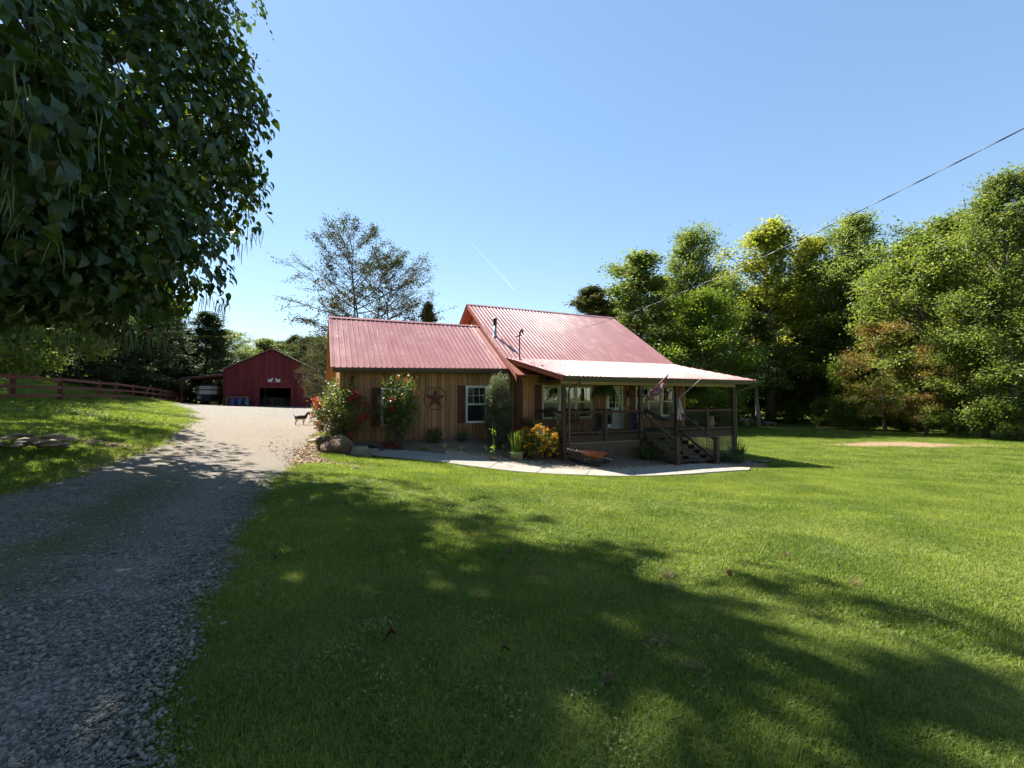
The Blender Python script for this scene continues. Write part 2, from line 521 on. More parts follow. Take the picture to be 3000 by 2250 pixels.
# ---------------------------------------------------------------- ground sheet
def axis(a0, a1, s, far, k):
    mid = np.arange(a0, a1+1e-6, s)
    out = [mid[-1]]; st = s
    while out[-1] < far: st *= k; out.append(out[-1]+st)
    lo = [mid[0]]; st = s
    while lo[-1] > -far: st *= k; lo.append(lo[-1]-st)
    return np.array(lo[1:][::-1]+list(mid)+out[1:])
gx = axis(-46, 46, .5, 900, 1.35); gy = axis(-6, 66, .5, 900, 1.35)
GX, GY = np.meshgrid(gx, gy)
GZ = gz(GX, GY)
far_r = np.hypot(GX, GY-20)
GZ = GZ + np.clip((far_r-75)/200, 0, 1)*1.5
# keep the sheet under the house, the bed and the path
GZ = GZ + np.where(sdist(HOUSE, GX, GY) > .3, -.35, 0)
GZ = GZ - .10*np.clip((sdist(BED+[], GX, GY)-.1)/.4, 0, 1)
ny, nx = GX.shape
idx = np.arange(ny*nx).reshape(ny, nx)
Fq = np.stack([idx[:-1,:-1], idx[:-1,1:], idx[1:,1:], idx[1:,:-1]], -1).reshape(-1, 4)
dc = dirt_amount(GX, GY)
cc = np.zeros((ny*nx, 3)); cc[:,0] = dc.ravel()
ground = link('ground', arr_mesh('ground', np.stack([GX,GY,GZ],-1).reshape(-1,3), Fq, M_LAWN, True, cc))
tag(ground, kind='structure')

# ---------------------------------------------------------------- driveway
def sheet(name, poly, mat, step, lift, depth, edge, colf=None, rough=.0, jag=.0):
    p = np.array(poly); x0, y0 = p.min(0)-.6; x1, y1 = p.max(0)+.6
    xs = np.arange(x0, x1+step, step); ys = np.arange(y0, y1+step, step)
    X, Y = np.meshgrid(xs, ys)
    sd = sdist(poly, X, Y) + vnoise(X, Y, 2.2, 11)*jag + vnoise(X, Y, 7.5, 12)*jag*.6
    Z = gz(X, Y) + np.clip(sd/edge*lift, -depth, lift) + rough*vnoise(X, Y, 5.0, 8) + rough*.6*vnoise(X, Y, 13.0, 9)
    id_ = np.arange(X.size).reshape(X.shape)
    keep = (sd > -edge*depth/lift*1.05)
    kq = keep[:-1,:-1] | keep[:-1,1:] | keep[1:,1:] | keep[1:,:-1]
    Fq = np.stack([id_[:-1,:-1], id_[:-1,1:], id_[1:,1:], id_[1:,:-1]], -1)[kq]
    used = np.unique(Fq); rm = np.full(X.size, -1); rm[used] = np.arange(len(used))
    V = np.stack([X,Y,Z],-1).reshape(-1,3)[used]
    c = colf(V[:,0], V[:,1]) if colf is not None else None
    o = link(name, arr_mesh(name, V, rm[Fq], mat, True, c))
    return tag(o, kind='structure')
def drive_col(x, y):
    c = np.zeros((len(x), 3))
    # beige dust where the tracks are worn and further up; grey stone near the camera
    d = np.clip((y-7.5)/6, 0, 1)*.95
    d *= 1-np.clip((y-27)/10, 0, 1)*.65
    c[:,0] = np.clip(d + vnoise(x, y, .8, 4)*.25, 0, 1)
    tr_ = np.minimum(np.abs(x-np.interp(y, [0, 2, 4, 7, 10, 14], [-3.3, -3.4, -3.8, -4.9, -6.4, -8.8])), np.abs(x-np.interp(y, [0, 2, 4, 7, 10, 14], [-5.2, -5.2, -5.6, -6.7, -8.0, -10.4])))
    c[:,0] = np.clip(c[:,0]+np.clip(.55-tr_/.7, 0, .5)*np.clip((y-2)/4, 0, 1), 0, 1)
    # thin grass strip between the wheel tracks near the camera
    mid = np.interp(y, [-8, 1.5, 4, 7, 9, 11], [-4.4, -4.3, -4.6, -5.9, -7.0, -8.2])
    s = np.clip(1.25-np.abs(x-mid)/.55+vnoise(x, y, 2.5, 6)*.5, 0, 1)*np.clip((10-y)/3, 0, 1)
    c[:,1] = s*.8
    return c
driveway = sheet('driveway', DRIVE, M_GRAVEL, .22, .03, .08, .25, drive_col, .008, .16)

# ---------------------------------------------------------------- garden bed and concrete path
bed = sheet('garden_bed', BED, M_MULCH, .2, .035, .05, .2, None, .012, .05)
path = empty('path'); tag(path, kind='structure')
def poly_at(P, t):
    P = np.array(P); d = np.r_[0, np.cumsum(np.hypot(*np.diff(P, axis=0).T))]; d /= d[-1]
    return np.interp(t, d, P[:,0]), np.interp(t, d, P[:,1])
NS = 9
for i in range(NS):
    a, b_ = i/NS, (i+1)/NS
    ts = np.linspace(a+.0008, b_-.0008, 5)
    vs = []; fs = []
    for t in ts:
        fx, fy = poly_at(PATH_F, t); bx, by = poly_at(PATH_B, t)
        zf = g1(fx, fy)+.055; zb = g1(bx, by)+.065
        vs += [(fx,fy,zf-.02),(fx+.0,fy+.015,zf),(bx,by,zb),(fx,fy,zf-.22),(bx,by,zb-.22)]
    for k in range(4):
        o = k*5; q = o+5
        fs += [(o,q,q+1,o+1),(o+1,q+1,q+2,o+2),(o+3,q+3,q,o),(o+2,q+2,q+4,o+4)]
    fs += [(0,1,2,4,3),(20,23,24,22,21)]
    MB().add(vs, fs).build('slab', M_CONC, path)
# ================================================================ house
M_SIDING = simple('weathered_siding', (.48, .245, .125), (.19, .095, .052), .85, 2.6, (7, 7, .55), .008, 9, rnd=.30)
M_PINE = simple('pine_boards', (.52, .27, .095), (.40, .19, .06), .7, 3.0, (5, 5, .8), .004, 9, rnd=.15)
M_STAIN = simple('dark_stained_wood', (.085, .046, .026), (.05, .029, .018), .7, 3.0, (5, 5, 1), .004, 12, rnd=.2)
M_FASCIA = simple('red_brown_fascia', (.36, .105, .062), (.27, .075, .045), .65, 3, (3, 3, 1), .003, rnd=.08)
M_GUTTER = simple('brown_gutter', (.075, .058, .045), (.055, .043, .035), .45, 5, rnd=.05, spec=.5)
M_VINYL = simple('cream_vinyl', (.60, .58, .48), (.54, .52, .43), .45, 5, rnd=.03, spec=.5)
M_WHITE = simple('white_paint', (.66, .66, .66), (.60, .60, .61), .5, 5, rnd=.03)
M_SHUT = simple('maroon_shutter', (.115, .02, .022), (.085, .016, .018), .55, 4, rnd=.1, spec=.4)
M_RUST = simple('rusted_red_metal', (.15, .035, .03), (.10, .03, .026), .6, 8, rnd=.05, spec=.4)
M_BLACK = simple('black_metal', (.022, .022, .024), (.03, .03, .032), .5, 6, rnd=.1, spec=.5)
M_GREYMET = simple('grey_metal', (.30, .31, .32), (.24, .25, .26), .45, 5, rnd=.1, metal=.5, spec=.5)
M_CURT = simple('pale_curtain', (.20, .20, .165), (.15, .15, .125), .9, 4, rnd=.05)
M_DARKIN = simple('dark_interior', (.02, .018, .016), rough=.9, rnd=0)
M_LATT = simple('brown_lattice', (.27, .185, .13), (.21, .145, .10), .8, 5, rnd=.08)

def roof_mat():
    m, nt, out = newmat('red_metal_roof')
    b = N(nt, 'ShaderNodeBsdfPrincipled')
    tc = N(nt, 'ShaderNodeTexCoord')
    n = noise(nt, 1.3, 5, .6, tc.outputs['Object'], (1, .25, 1))
    r = ramp(nt, [(.3, (.285, .125, .117)), (.7, (.335, .160, .150))], n.outputs[0])
    n2 = noise(nt, 7, 5, .7, tc.outputs['Object'], (1.6, .12, .12)); st_ = ramp(nt, [(.32, (.80, .78, .77)), (.5, (1, 1, 1)), (.72, (1.12, 1.14, 1.14))], n2.outputs[0])
    nt.links.new(mixc(nt, .8, r.outputs[0], st_.outputs[0], 'MULTIPLY'), b.inputs['Base Color'])
    r2 = ramp(nt, [(.3, .22), (.7, .30)], n.outputs[0])
    nt.links.new(r2.outputs[0], b.inputs['Roughness'])
    b.inputs['Specular IOR Level'].default_value = .24
    nt.links.new(b.outputs[0], out.inputs[0])
    return m
M_ROOF = roof_mat()

def glass_mat():
    m, nt, out = newmat('window_glass')
    tr = N(nt, 'ShaderNodeBsdfTransparent'); tr.inputs[0].default_value = (.75, .8, .78, 1)
    gl = N(nt, 'ShaderNodeBsdfGlossy'); gl.inputs['Roughness'].default_value = .02
    gl.inputs['Color'].default_value = (.9, .95, .95, 1)
    pos = N(nt, 'ShaderNodeNewGeometry').outputs['Position']
    nz = noise(nt, 1.2, 2, .5, pos); bp = N(nt, 'ShaderNodeBump'); bp.inputs['Distance'].default_value = .02
    bp.inputs['Distance'].default_value = .004
    nt.links.new(nz.outputs[0], bp.inputs['Height']); nt.links.new(bp.outputs[0], gl.inputs['Normal'])
    fr = N(nt, 'ShaderNodeFresnel'); fr.inputs['IOR'].default_value = 1.7
    ms = N(nt, 'ShaderNodeMixShader')
    nt.links.new(fr.outputs[0], ms.inputs[0]); nt.links.new(tr.outputs[0], ms.inputs[1]); nt.links.new(gl.outputs[0], ms.inputs[2])
    nt.links.new(ms.outputs[0], out.inputs[0])
    return m
M_GLASS = glass_mat()

M_BLOCKF = simple('foundation_block', (.16, .15, .14), (.11, .10, .095), .9, 5, rnd=0)
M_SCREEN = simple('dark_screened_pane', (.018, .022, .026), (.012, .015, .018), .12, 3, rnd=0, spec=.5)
house = thing('farmhouse', 'wood sided farmhouse with red metal roof and wide dark wooden front porch', 'house', (HO[0], HO[1], 0), HA)

def plank_wall(axis, fixed, a0, a1, zlo, ztop, mat, openings=(), pitch=.195, out=-1, name='wall', depth=.16):
    """vertical boards on a backing; axis 'u' runs along u at w=fixed, 'w' runs along w at u=fixed; out = outward sign"""
    rng = random.Random(int(fixed*100)+len(openings))
    back = MB()
    # backing wall, set in behind the boards
    if axis == 'u':
        back.box(a0+.02, a1-.02, fixed+.02+depth*.0+.12, fixed+.16, zlo, min(ztop(a0+.1), ztop(a1-.1))-.03)
    else:
        k = 14
        pts = [(fixed-out*.12, a0+.05, zlo)] + [(fixed-out*.12, a0+.05+(a1-a0-.1)*i/k, ztop(a0+.05+(a1-a0-.1)*i/k)-.05) for i in range(k+1)] + [(fixed-out*.12, a1-.05, zlo)]
        back.prism(pts, (-out*.04, 0, 0))
    wall = back.build(name, M_DARKIN, house)
    cuts = [a0]
    while cuts[-1] < a1-.30: cuts.append(cuts[-1]+pitch*rng.uniform(.62, 1.38))
    cuts.append(a1)
    for lo, hi in zip(cuts[:-1], cuts[1:]):
        pw = hi-lo; c = (lo+hi)/2
        segs = [(zlo, min(ztop(lo), ztop(hi)))]
        for (oa, ob, oz0, oz1) in openings:
            if hi > oa+.02 and lo < ob-.02:
                ns = []
                for s0, s1 in segs:
                    if oz0 > s0: ns.append((s0, min(s1, oz0)))
                    if oz1 < s1: ns.append((max(s0, oz1), s1))
                segs = ns
        th = .026+rng.uniform(0, .012)
        for s0, s1 in segs:
            if s1-s0 < .04: continue
            wd = pw-.012-rng.uniform(0, .012)
            if axis == 'u':
                o = link('plank', unit_box(mat), wall, (c, fixed+.02-th/2, s0), (0, 0, 0), (wd, th, s1-s0))
            else:
                o = link('plank', unit_box(mat), wall, (fixed+out*(th/2-.02), c, s0), (0, 0, 0), (th, wd, s1-s0))
    return wall

def window(u0, u1, z0, z1, w, units=1, cols=3, shutter=None, frame=M_VINYL):
    """double hung units side by side; frame sits in the opening"""
    f = MB(); t = .055
    f.box(u0-.03, u1+.03, w-.045, w+.06, z1, z1+t); f.box(u0-.04, u1+.04, w-.055, w+.06, z0-t, z0)
    f.box(u0-t*.55, u0+t*.45, w-.042, w+.06, z0, z1); f.box(u1-t*.45, u1+t*.55, w-.042, w+.06, z0, z1)
    uw = (u1-u0)/units
    for k in range(1, units):
        c = u0+uw*k; f.box(c-.055, c+.055, w-.043, w+.06, z0, z1)
    win = f.build('window', frame, house)
    zm = (z0+z1)/2
    for k in range(units):
        a = u0+uw*k+(.055 if k else .03); b = u0+uw*(k+1)-(.055 if k < units-1 else .03)
        s = MB()
        for (zz0, zz1, dw) in ((zm, z1, 0), (z0, zm, .022)):
            s.box(a, a+.035, w-.03+dw, w+.0+dw, zz0, zz1); s.box(b-.035, b, w-.03+dw, w+dw, zz0, zz1)
            s.box(a+.035, b-.035, w-.03+dw, w+dw, zz1-.04, zz1); s.box(a+.035, b-.035, w-.03+dw, w+dw, zz0, zz0+.04)
        s.build('sash', frame, win)
        m = MB()
        for c in range(1, cols):
            x = a+(b-a)*c/cols; m.box(x-.008, x+.008, w-.022, w-.010, zm+.04, z1-.04)
        zc = (zm+z1)/2; m.box(a+.035, b-.035, w-.024, w-.012, zc-.008, zc+.008)
        m.build('muntin', frame, win)
        MB().box(a+.03, b-.03, w-.008, w-.004, zm+.02, z1-.02).build('pane', M_GLASS, win)
        MB().box(a+.03, b-.03, w+.010, w+.014, z0+.02, zm-.02).build('pane', M_SCREEN, win)
        cv = []; nn = 40
        for i in range(nn+1):
            x = a+(b-a)*i/nn; y = w+.085+.014*sin(i*1.55)+.006*sin(i*.7)
            cv += [(x, y, z0), (x, y, z1)]
        MB().add(cv, [(2*i, 2*i+2, 2*i+3, 2*i+1) for i in range(nn)]).build('curtain', M_CURT, win)
    if shutter:
        for side in shutter:
            sa, sb = (u0-.42, u0-.07) if side < 0 else (u1+.07, u1+.42)
            sh = MB(); sh.box(sa, sb, w-.05, w-.02, z0-.05, z1+.05)
            for i in range(5):
                x = sa+(sb-sa)*i/5
                sh.box(x+.006, x+(sb-sa)/5-.006, w-.062, w-.05, z0-.04, z1+.04)
            for zz in (z0+.12, (z0+z1)/2-.05, z1-.22): sh.box(sa+.005, sb-.005, w-.078, w-.062, zz, zz+.1)
            sh.build('shutter', M_SHUT, win)
    return win

# ---- walls
WM = 2.4; WW = 3.4
door = (3.99, 4.93, .09, 2.2)
w1 = (.30, 3.06, .74, 2.24); w2 = (5.83, 8.43, .74, 2.26)
plank_wall('u', WM, -.68, 9.2, -.1, lambda u: 3.0, M_SIDING, [w1, w2, door], name='front_wall')
wing_top = lambda u: 2.86+(u+8.6)/7.6*.17
ww1 = (-6.88, -5.92, .53, 2.07); ww2 = (-3.13, -2.15, .58, 2.2)
plank_wall('u', WW, -8.5, -.70, -.42, wing_top, M_SIDING, [ww1, ww2], name='wing_wall')
main_roof = lambda w: 2.75+.65*(w-2.0) if w < 9 else 7.3-.65*(w-9)
wing_roof = lambda w: 2.92+.637*(w-3.0) if w < 7.3 else 5.66-.637*(w-7.3)
plank_wall('w', -.68, WM+.04, 15.5, -.1, lambda w: main_roof(w)-.17, M_SIDING, name='gable_wall', out=-1)
plank_wall('w', -8.5, WW+.02, 11.1, -.3, lambda w: wing_roof(w)-.16, M_PINE, name='wing_gable_wall', out=-1)
plank_wall('w', 9.2, WM+.02, 15.5, -1.2, lambda w: main_roof(w)-.17, M_SIDING, name='side_wall', out=1)
MB().box(-.70, 9.22, WM+.1, 15.5, -1.4, -.1).box(-8.45, -.7, WW+.03, 11, -1.2, -.42).build('foundation', M_BLOCKF, house)
MB().box(-8.56, -8.44, WW-.045, WW+.07, -.25, 2.8).build('corner_board', M_PINE, house)
MB().box(-.73, -.62, WM-.05, WM+.02, -.1, 2.75).box(9.12, 9.24, WM-.05, WM+.04, -.1, 2.9).build('corner_board', M_SIDING, house)
MB().box(-.6, 9.1, 15.4, 15.5, -1, 2.8).box(-8.4, -.7, 11.0, 11.1, -1, 2.8).build('rear_wall', M_SIDING, house)

window(*w1[:2], w1[2], w1[3], WM, 3, 3, (-1,))
window(*w2[:2], w2[2], w2[3], WM, 3, 3, (-1, 1))
window(ww1[0], ww1[1], ww1[2], ww1[3], WW, 1, 3, (-1,), M_WHITE)
window(ww2[0], ww2[1], ww2[2], ww2[3], WW, 1, 3, (-1,), M_WHITE)

# ---- door
du0, du1, dz0, dz1 = door
df = MB().box(du0-.06, du0+.03, WM-.05, WM+.08, dz0, dz1).box(du1-.03, du1+.06, WM-.05, WM+.08, dz0, dz1).box(du0-.08, du1+.08, WM-.055, WM+.08, dz1, dz1+.09).build('door_frame', M_VINYL, house)
d = MB(); a, b = du0+.035, du1-.035; yy0, yy1 = WM+.03, WM+.07
d.box(a, a+.15, yy0, yy1, dz0+.02, dz1-.01); d.box(b-.15, b, yy0, yy1, dz0+.02, dz1-.01)
d.box(a+.15, b-.15, yy0, yy1, dz1-.17, dz1-.01); d.box(a+.15, b-.15, yy0, yy1, dz0+.02, dz0+.17); d.box(a+.15, b-.15, yy0, yy1, dz0+.95, dz0+1.10)
for i in range(4):
    x = a+.15+(b-a-.30)*i/4; d.box(x+.006, x+(b-a-.3)/4-.006, yy0+.012, yy1-.008, dz0+.17, dz0+.95)
dr = d.build('door', M_WHITE, house)
mu = MB()
for i in (1, 2):
    x = a+.15+(b-a-.3)*i/3; mu.box(x-.009, x+.009, yy0+.004, yy0+.02, dz0+1.10, dz1-.17)
    z = dz0+1.10+(dz1-.17-dz0-1.10)*i/3; mu.box(a+.15, b-.15, yy0+.006, yy0+.018, z-.009, z+.009)
mu.build('muntin', M_WHITE, dr)
MB().box(a+.14, b-.14, yy0+.022, yy0+.026, dz0+1.09, dz1-.16).build('pane', M_GLASS, dr)
MB().tube([(b-.07, yy0-.05, dz0+1.0), (b-.07, yy0, dz0+1.0)], [.03, .025], 8).tube([(b-.07, yy0-.03, dz0+1.15), (b-.07, yy0, dz0+1.15)], [.028, .028], 8).box(b-.10, b-.04, yy0-.012, yy0, dz0+.9, dz0+1.22).build('handle', M_BLACK, dr)
MB().tube([(a+.34, yy0-.03, dz0+1.0), (a+.39, yy0-.04, dz0+1.05), (a+.43, yy0-.03, dz0+1.10)], [.015, .03, .012], 6).build('knocker', M_BLACK, dr)

# ---- roofs
def roof_panels(parent, u0, u1, lo, hi, swap=False, panel=.92, rib=.23, h=.030, hb=.039):
    k = max(1, round((u1-u0)/panel)); pw = (u1-u0)/k
    for i in range(k):
        a = u0+pw*i; us = []
        nr = max(1, round(pw/rib)); rw = pw/nr
        for j in range(nr):
            c = a+rw*(j+.5)
            us += [(c-rw/2+.001, 0), (c-hb, 0), (c-.016, h), (c+.016, h), (c+hb, 0)]
        us.append((a+pw, 0))
        V = []
        for u, dz in us:
            for q in (lo(u), hi(u)):
                w, z = q
                V.append((w, u, z+dz) if swap else (u, w, z+dz))
        n = len(us)
        Fs = [((2*j, 2*j+1, 2*j+3, 2*j+2) if swap else (2*j, 2*j+2, 2*j+3, 2*j+1)) for j in range(n-1)]
        MB().add(V, Fs).build('roof_panel', M_ROOF, parent)

def slab_quad(p, t):
    """thin slab below four top corners"""
    m = MB(); n = len(p)
    vs = [tuple(q) for q in p]+[(q[0], q[1], q[2]-t) for q in p]
    m.add(vs, [tuple(range(n)), tuple(range(2*n-1, n-1, -1))]+[((i+1) % n, i, n+i, n+(i+1) % n) for i in range(n)])
    return m
RW, RZ = 9.0, 7.3; ML, MR = -1.22, 9.42
mr = slab_quad([(ML, 2.0, 2.735), (MR, 2.0, 2.735), (MR, RW, RZ-.015), (ML, RW, RZ-.015)], .06).build('main_roof', M_FASCIA, house)
roof_panels(mr, ML-.03, MR+.03, lambda u: (3.22, main_roof(3.22)), lambda u: (RW, RZ))
mrb = slab_quad([(ML, RW, RZ-.015), (MR, RW, RZ-.015), (MR, 16, 2.735), (ML, 16, 2.735)], .06).build('main_roof_rear', M_FASCIA, house)
roof_panels(mrb, ML-.03, MR+.03, lambda u: (RW, RZ), lambda u: (16, 2.75))
def cap(p, q, parent, wd=.17, drop=.10):
    p = Vector(p); q = Vector(q)
    m = MB(); s = (q-p).normalized().cross(Vector((0, 0, 1))).normalized()*wd
    dn = Vector((0, 0, drop)); up = Vector((0, 0, .035))
    m.add([p-s-dn+up, p+up, p+s-dn+up, q-s-dn+up, q+up, q+s-dn+up], [(0, 1, 4, 3), (1, 2, 5, 4)])
    return m.build('ridge_cap', M_ROOF, parent)
cap((ML-.03, RW, RZ), (MR+.03, RW, RZ), mr)
# wing roof (its eave runs slightly out of level)
WEL, WER = 2.90, 3.07
wel = lambda u: (3.0, WEL+(u+8.86)/7.8*(WER-WEL))
wri = lambda u: (7.3, 5.65+(u+8.9)/7.3*.08)
wr = slab_quad([(-8.86, 3.0, WEL-.015), (-.7, 3.0, wel(-.7)[1]-.015), (-.7, 7.3, wri(-.7)[1]-.015), (-8.86, 7.3, 5.635)], .06).build('wing_roof', M_FASCIA, house)
roof_panels(wr, -8.90, -.72, wel, wri)
wrb = slab_quad([(-8.86, 7.3, 5.635), (-.7, 7.3, 5.71), (-.7, 11.6, 2.9), (-8.86, 11.6, 2.9)], .06).build('wing_roof_rear', M_FASCIA, house)
roof_panels(wrb, -8.90, -.72, wri, lambda u: (11.6, 2.92))
cap((-8.92, 7.3, 5.66), (-1.15, 7.3, 5.745), wr)
# rakes: fascia boards, trims and soffits
def rake(u, w0, z0, w1, z1, name='rake_board', mat=M_FASCIA, h=.2):
    MB().beam((u, w0, z0-h/2-.02), (u, w1, z1-h/2-.02), .035, h).build(name, mat, house)
    MB().beam((u-.012, w0, z0+.012), (u-.012, w1, z1+.012), .09, .02).beam((u-.03, w0, z0-.03), (u-.03, w1, z1-.03), .012, .075).build('rake_trim', M_ROOF, house)
rake(ML, 2.0, 2.75, RW, RZ); rake(ML, 16, 2.75, RW, RZ)
rake(MR, 2.0, 2.75, RW, RZ)
rake(-8.87, 3.0, WEL, 7.3, 5.65, mat=M_PINE, h=.16); rake(-8.87, 11.6, 2.9, 7.3, 5.65, mat=M_PINE, h=.16)
for (w0, z0, w1, z1) in ((2.05, 2.62, RW, RZ-.16), (16, 2.62, RW, RZ-.16)):
    slab_quad([(ML+.03, w0, z0), (-.70, w0, z0), (-.70, w1, z1), (ML+.03, w1, z1)], .02).build('soffit', M_FASCIA, house)
for (w0, z0, w1, z1) in ((3.05, 2.78, 7.3, 5.49), (11.6, 2.78, 7.3, 5.49)):
    nb = 22
    for i in range(nb):
        ta, tb = i/nb, (i+1)/nb-.003
        qa = lambda t: (w0+(w1-w0)*t, z0+(z1-z0)*t)
        a, b = qa(ta), qa(tb)
        slab_quad([(-8.85, a[0], a[1]), (-8.51, a[0], a[1]), (-8.51, b[0], b[1]), (-8.85, b[0], b[1])], .02).build('soffit_board', M_PINE, house)
# plumb-cut tail of the main rake where the porch roof starts
MB().prism([(ML-.02, 2.02, 2.80), (ML-.02, 2.25, 2.86), (ML-.02, 2.10, 2.55), (ML-.02, 2.02, 2.42)], (.05, 0, 0)).build('rafter_tail', M_FASCIA, house)
# wing soffit and fascia
MB().box(-8.8, -.75, 3.03, WW-.03, 2.80, 2.83).build('soffit', M_STAIN, house)
def gutter(p, q, name='gutter'):
    p = Vector(p); q = Vector(q); d = (q-p).normalized(); s = d.cross(Vector((0, 0, 1))).normalized()
    prof = [(0, .0), (0, -.12), (.09, -.12), (.115, -.05), (.125, 0), (.112, 0), (.10, -.06), (.085, -.108), (.012, -.108), (.012, 0)]
    vs = [P+s*x+Vector((0, 0, z)) for P in (p, q) for x, z in prof]; n = len(prof)
    fs = [(i, (i+1) % n, n+(i+1) % n, n+i) for i in range(n)]+[tuple(range(n-1, -1, -1)), tuple(range(n, 2*n))]
    return MB().add(vs, fs).build(name, M_GUTTER, house)
gutter((-8.80, 3.0, WEL-.03), (-1.25, 3.0, wel(-1.25)[1]-.03))
MB().beam((-8.8, 3.02, WEL-.12), (-1.25, 3.02, wel(-1.25)[1]-.12), .03, .16).build('fascia', M_GUTTER, house)

# ---- porch roof with its hip at the far corner
PE = -.32; PZ = 2.60; PT = 3.30; PTZ = 3.60
psl = (PTZ-PZ)/(PT-PE)
def pw_lo(u):
    if u < -.14: t = (u+.14)/(-1.13+.14); return (PE+(PT-PE)*t, PZ+(PTZ-PZ)*t)
    return (PE, PZ)
def pw_hi(u):
    if u > 9.44: t = (u-9.44)/(11.56-9.44); t = min(t, 1); return (PT+(PE-PT)*t, PTZ+(PZ-PTZ)*t)
    return (PT, PTZ+.015)
pr = slab_quad([(-.14, PE, PZ-.02), (11.54, PE, PZ-.02), (9.44, PT, PTZ-.02), (-1.13, PT, PTZ-.02)], .05).build('porch_roof', M_STAIN, house)
roof_panels(pr, -1.12, 11.55, pw_lo, pw_hi, hb=.0345)
pr2 = slab_quad([(11.54, PE, PZ-.02), (11.54, 12, PZ-.02), (9.44, 12, PTZ-.02), (9.44, PT, PTZ-.02)], .05).build('porch_roof_side', M_STAIN, house)
def sd_lo(w): return (11.54, PZ)
def sd_hi(w):
    if w < PT: t = (w-PE)/(PT-PE); return (11.54-2.1*t, PZ+(PTZ-PZ)*t)
    return (9.44, PTZ+.01)
roof_panels(pr2, PE, 12, sd_lo, sd_hi, swap=True)
MB().beam((9.44, PT, PTZ+.03), (11.54, PE, PZ+.03), .16, .02).build('hip_cap', M_ROOF, house)
MB().beam((-1.15, PT, PTZ-.11), (-.17, PE, PZ-.11), .035, .19).build('porch_fascia', M_FASCIA, house)
MB().beam((-1.17, PT, PTZ+.015), (-.19, PE, PZ+.015), .08, .02).build('porch_rake_trim', M_ROOF, house)
gutter((-.16, PE, PZ-.02), (11.56, PE, PZ-.02), 'porch_gutter')
MB().box(-.1, 11.45, PE+.005, PE+.035, PZ-.20, PZ-.03).build('fascia', M_GUTTER, house)
M_CREAM = simple('cream_beam', (.36, .27, .16), (.30, .22, .13), .7, 3, (3, 3, 1), rnd=.05)
MB().box(-.05, 10.25, -.02, .13, 2.26, 2.40).build('header_beam', M_CREAM, house)
MB().box(-.05, 11.4, PE+.04, 2.3, 2.40, 2.43).build('porch_ceiling', M_STAIN, house)
MB().box(9.3, 11.4, 2.3, 11.8, 2.40, 2.43).build('porch_ceiling', M_STAIN, house)

# ---- deck
DZ = .08
deck = MB().box(0, 10.2, .02, .06, -.22, DZ-.03).box(0, .04, .06, 2.38, -.22, DZ-.03).box(10.16, 10.2, .06, 10, -.22, DZ-.03).box(.04, 10.16, .5, .55, -.2, DZ-.03).box(.04, 10.16, 1.4, 1.45, -.2, DZ-.03).build('porch_deck', M_STAIN, house)
for i in range(17):
    link('deck_board', unit_box(M_STAIN), deck, (5.1, .05+.141*i, DZ-.03), (0, 0, 0), (10.3, .134, .03))
for i in range(7):
    link('deck_board', unit_box(M_STAIN), deck, (9.28+.141*i, 6.2, DZ-.03), (0, 0, 0), (.134, 7.6, .03))
POSTS = [.03, 4.10, 6.26, 10.13]
gw = lambda u, w: g1(*h2w(u, w))
for u in POSTS:
    p = MB().box(u-.075, u+.075, -.06, .09, gw(u, 0)-.15, 2.22)
    p.build('porch_post', M_STAIN, house)
for w in (4.5, 9.0):
    MB().box(10.05, 10.2, w-.075, w+.075, gw(10.1, w)-.15, 2.3).build('porch_post', M_STAIN, house)
for u in (2.14, 8.25):
    p = MB().box(u-.065, u+.065, -.055, .075, -.22, 1.17).box(u-.085, u+.085, -.075, .095, 1.17, 1.205)
    p.build('rail_post', M_STAIN, house)
def railing(p, q, label=None):
    p = Vector(p); q = Vector(q); d = q-p; L = d.length
    up = Vector((0, 0, 1))
    r = MB().beam(p+up*(DZ+.98), q+up*(DZ+.98), .04, .09).beam(p+up*(DZ+1.035), q+up*(DZ+1.035), .14, .035).beam(p+up*(DZ+.12), q+up*(DZ+.12), .04, .09).build('railing', M_STAIN, house)
    n = int(L/.125)
    for i in range(n):
        c = p+d*((i+.5)/n)
        link('baluster', _bal, r, (c.x, c.y, DZ+.16))
_bal = MB().tube([(0, 0, 0), (0, 0, .78)], .009, 5).mesh('baluster', M_BLACK)
railing((.11, .02, 0), (2.07, .02, 0)); railing((2.21, .02, 0), (4.02, .02, 0))
railing((6.34, .02, 0), (8.18, .02, 0)); railing((8.32, .02, 0), (10.05, .02, 0))
railing((.03, .10, 0), (.03, 2.33, 0)); railing((10.12, .1, 0), (10.12, 4.42, 0)); railing((10.12, 4.58, 0), (10.12, 8.9, 0))

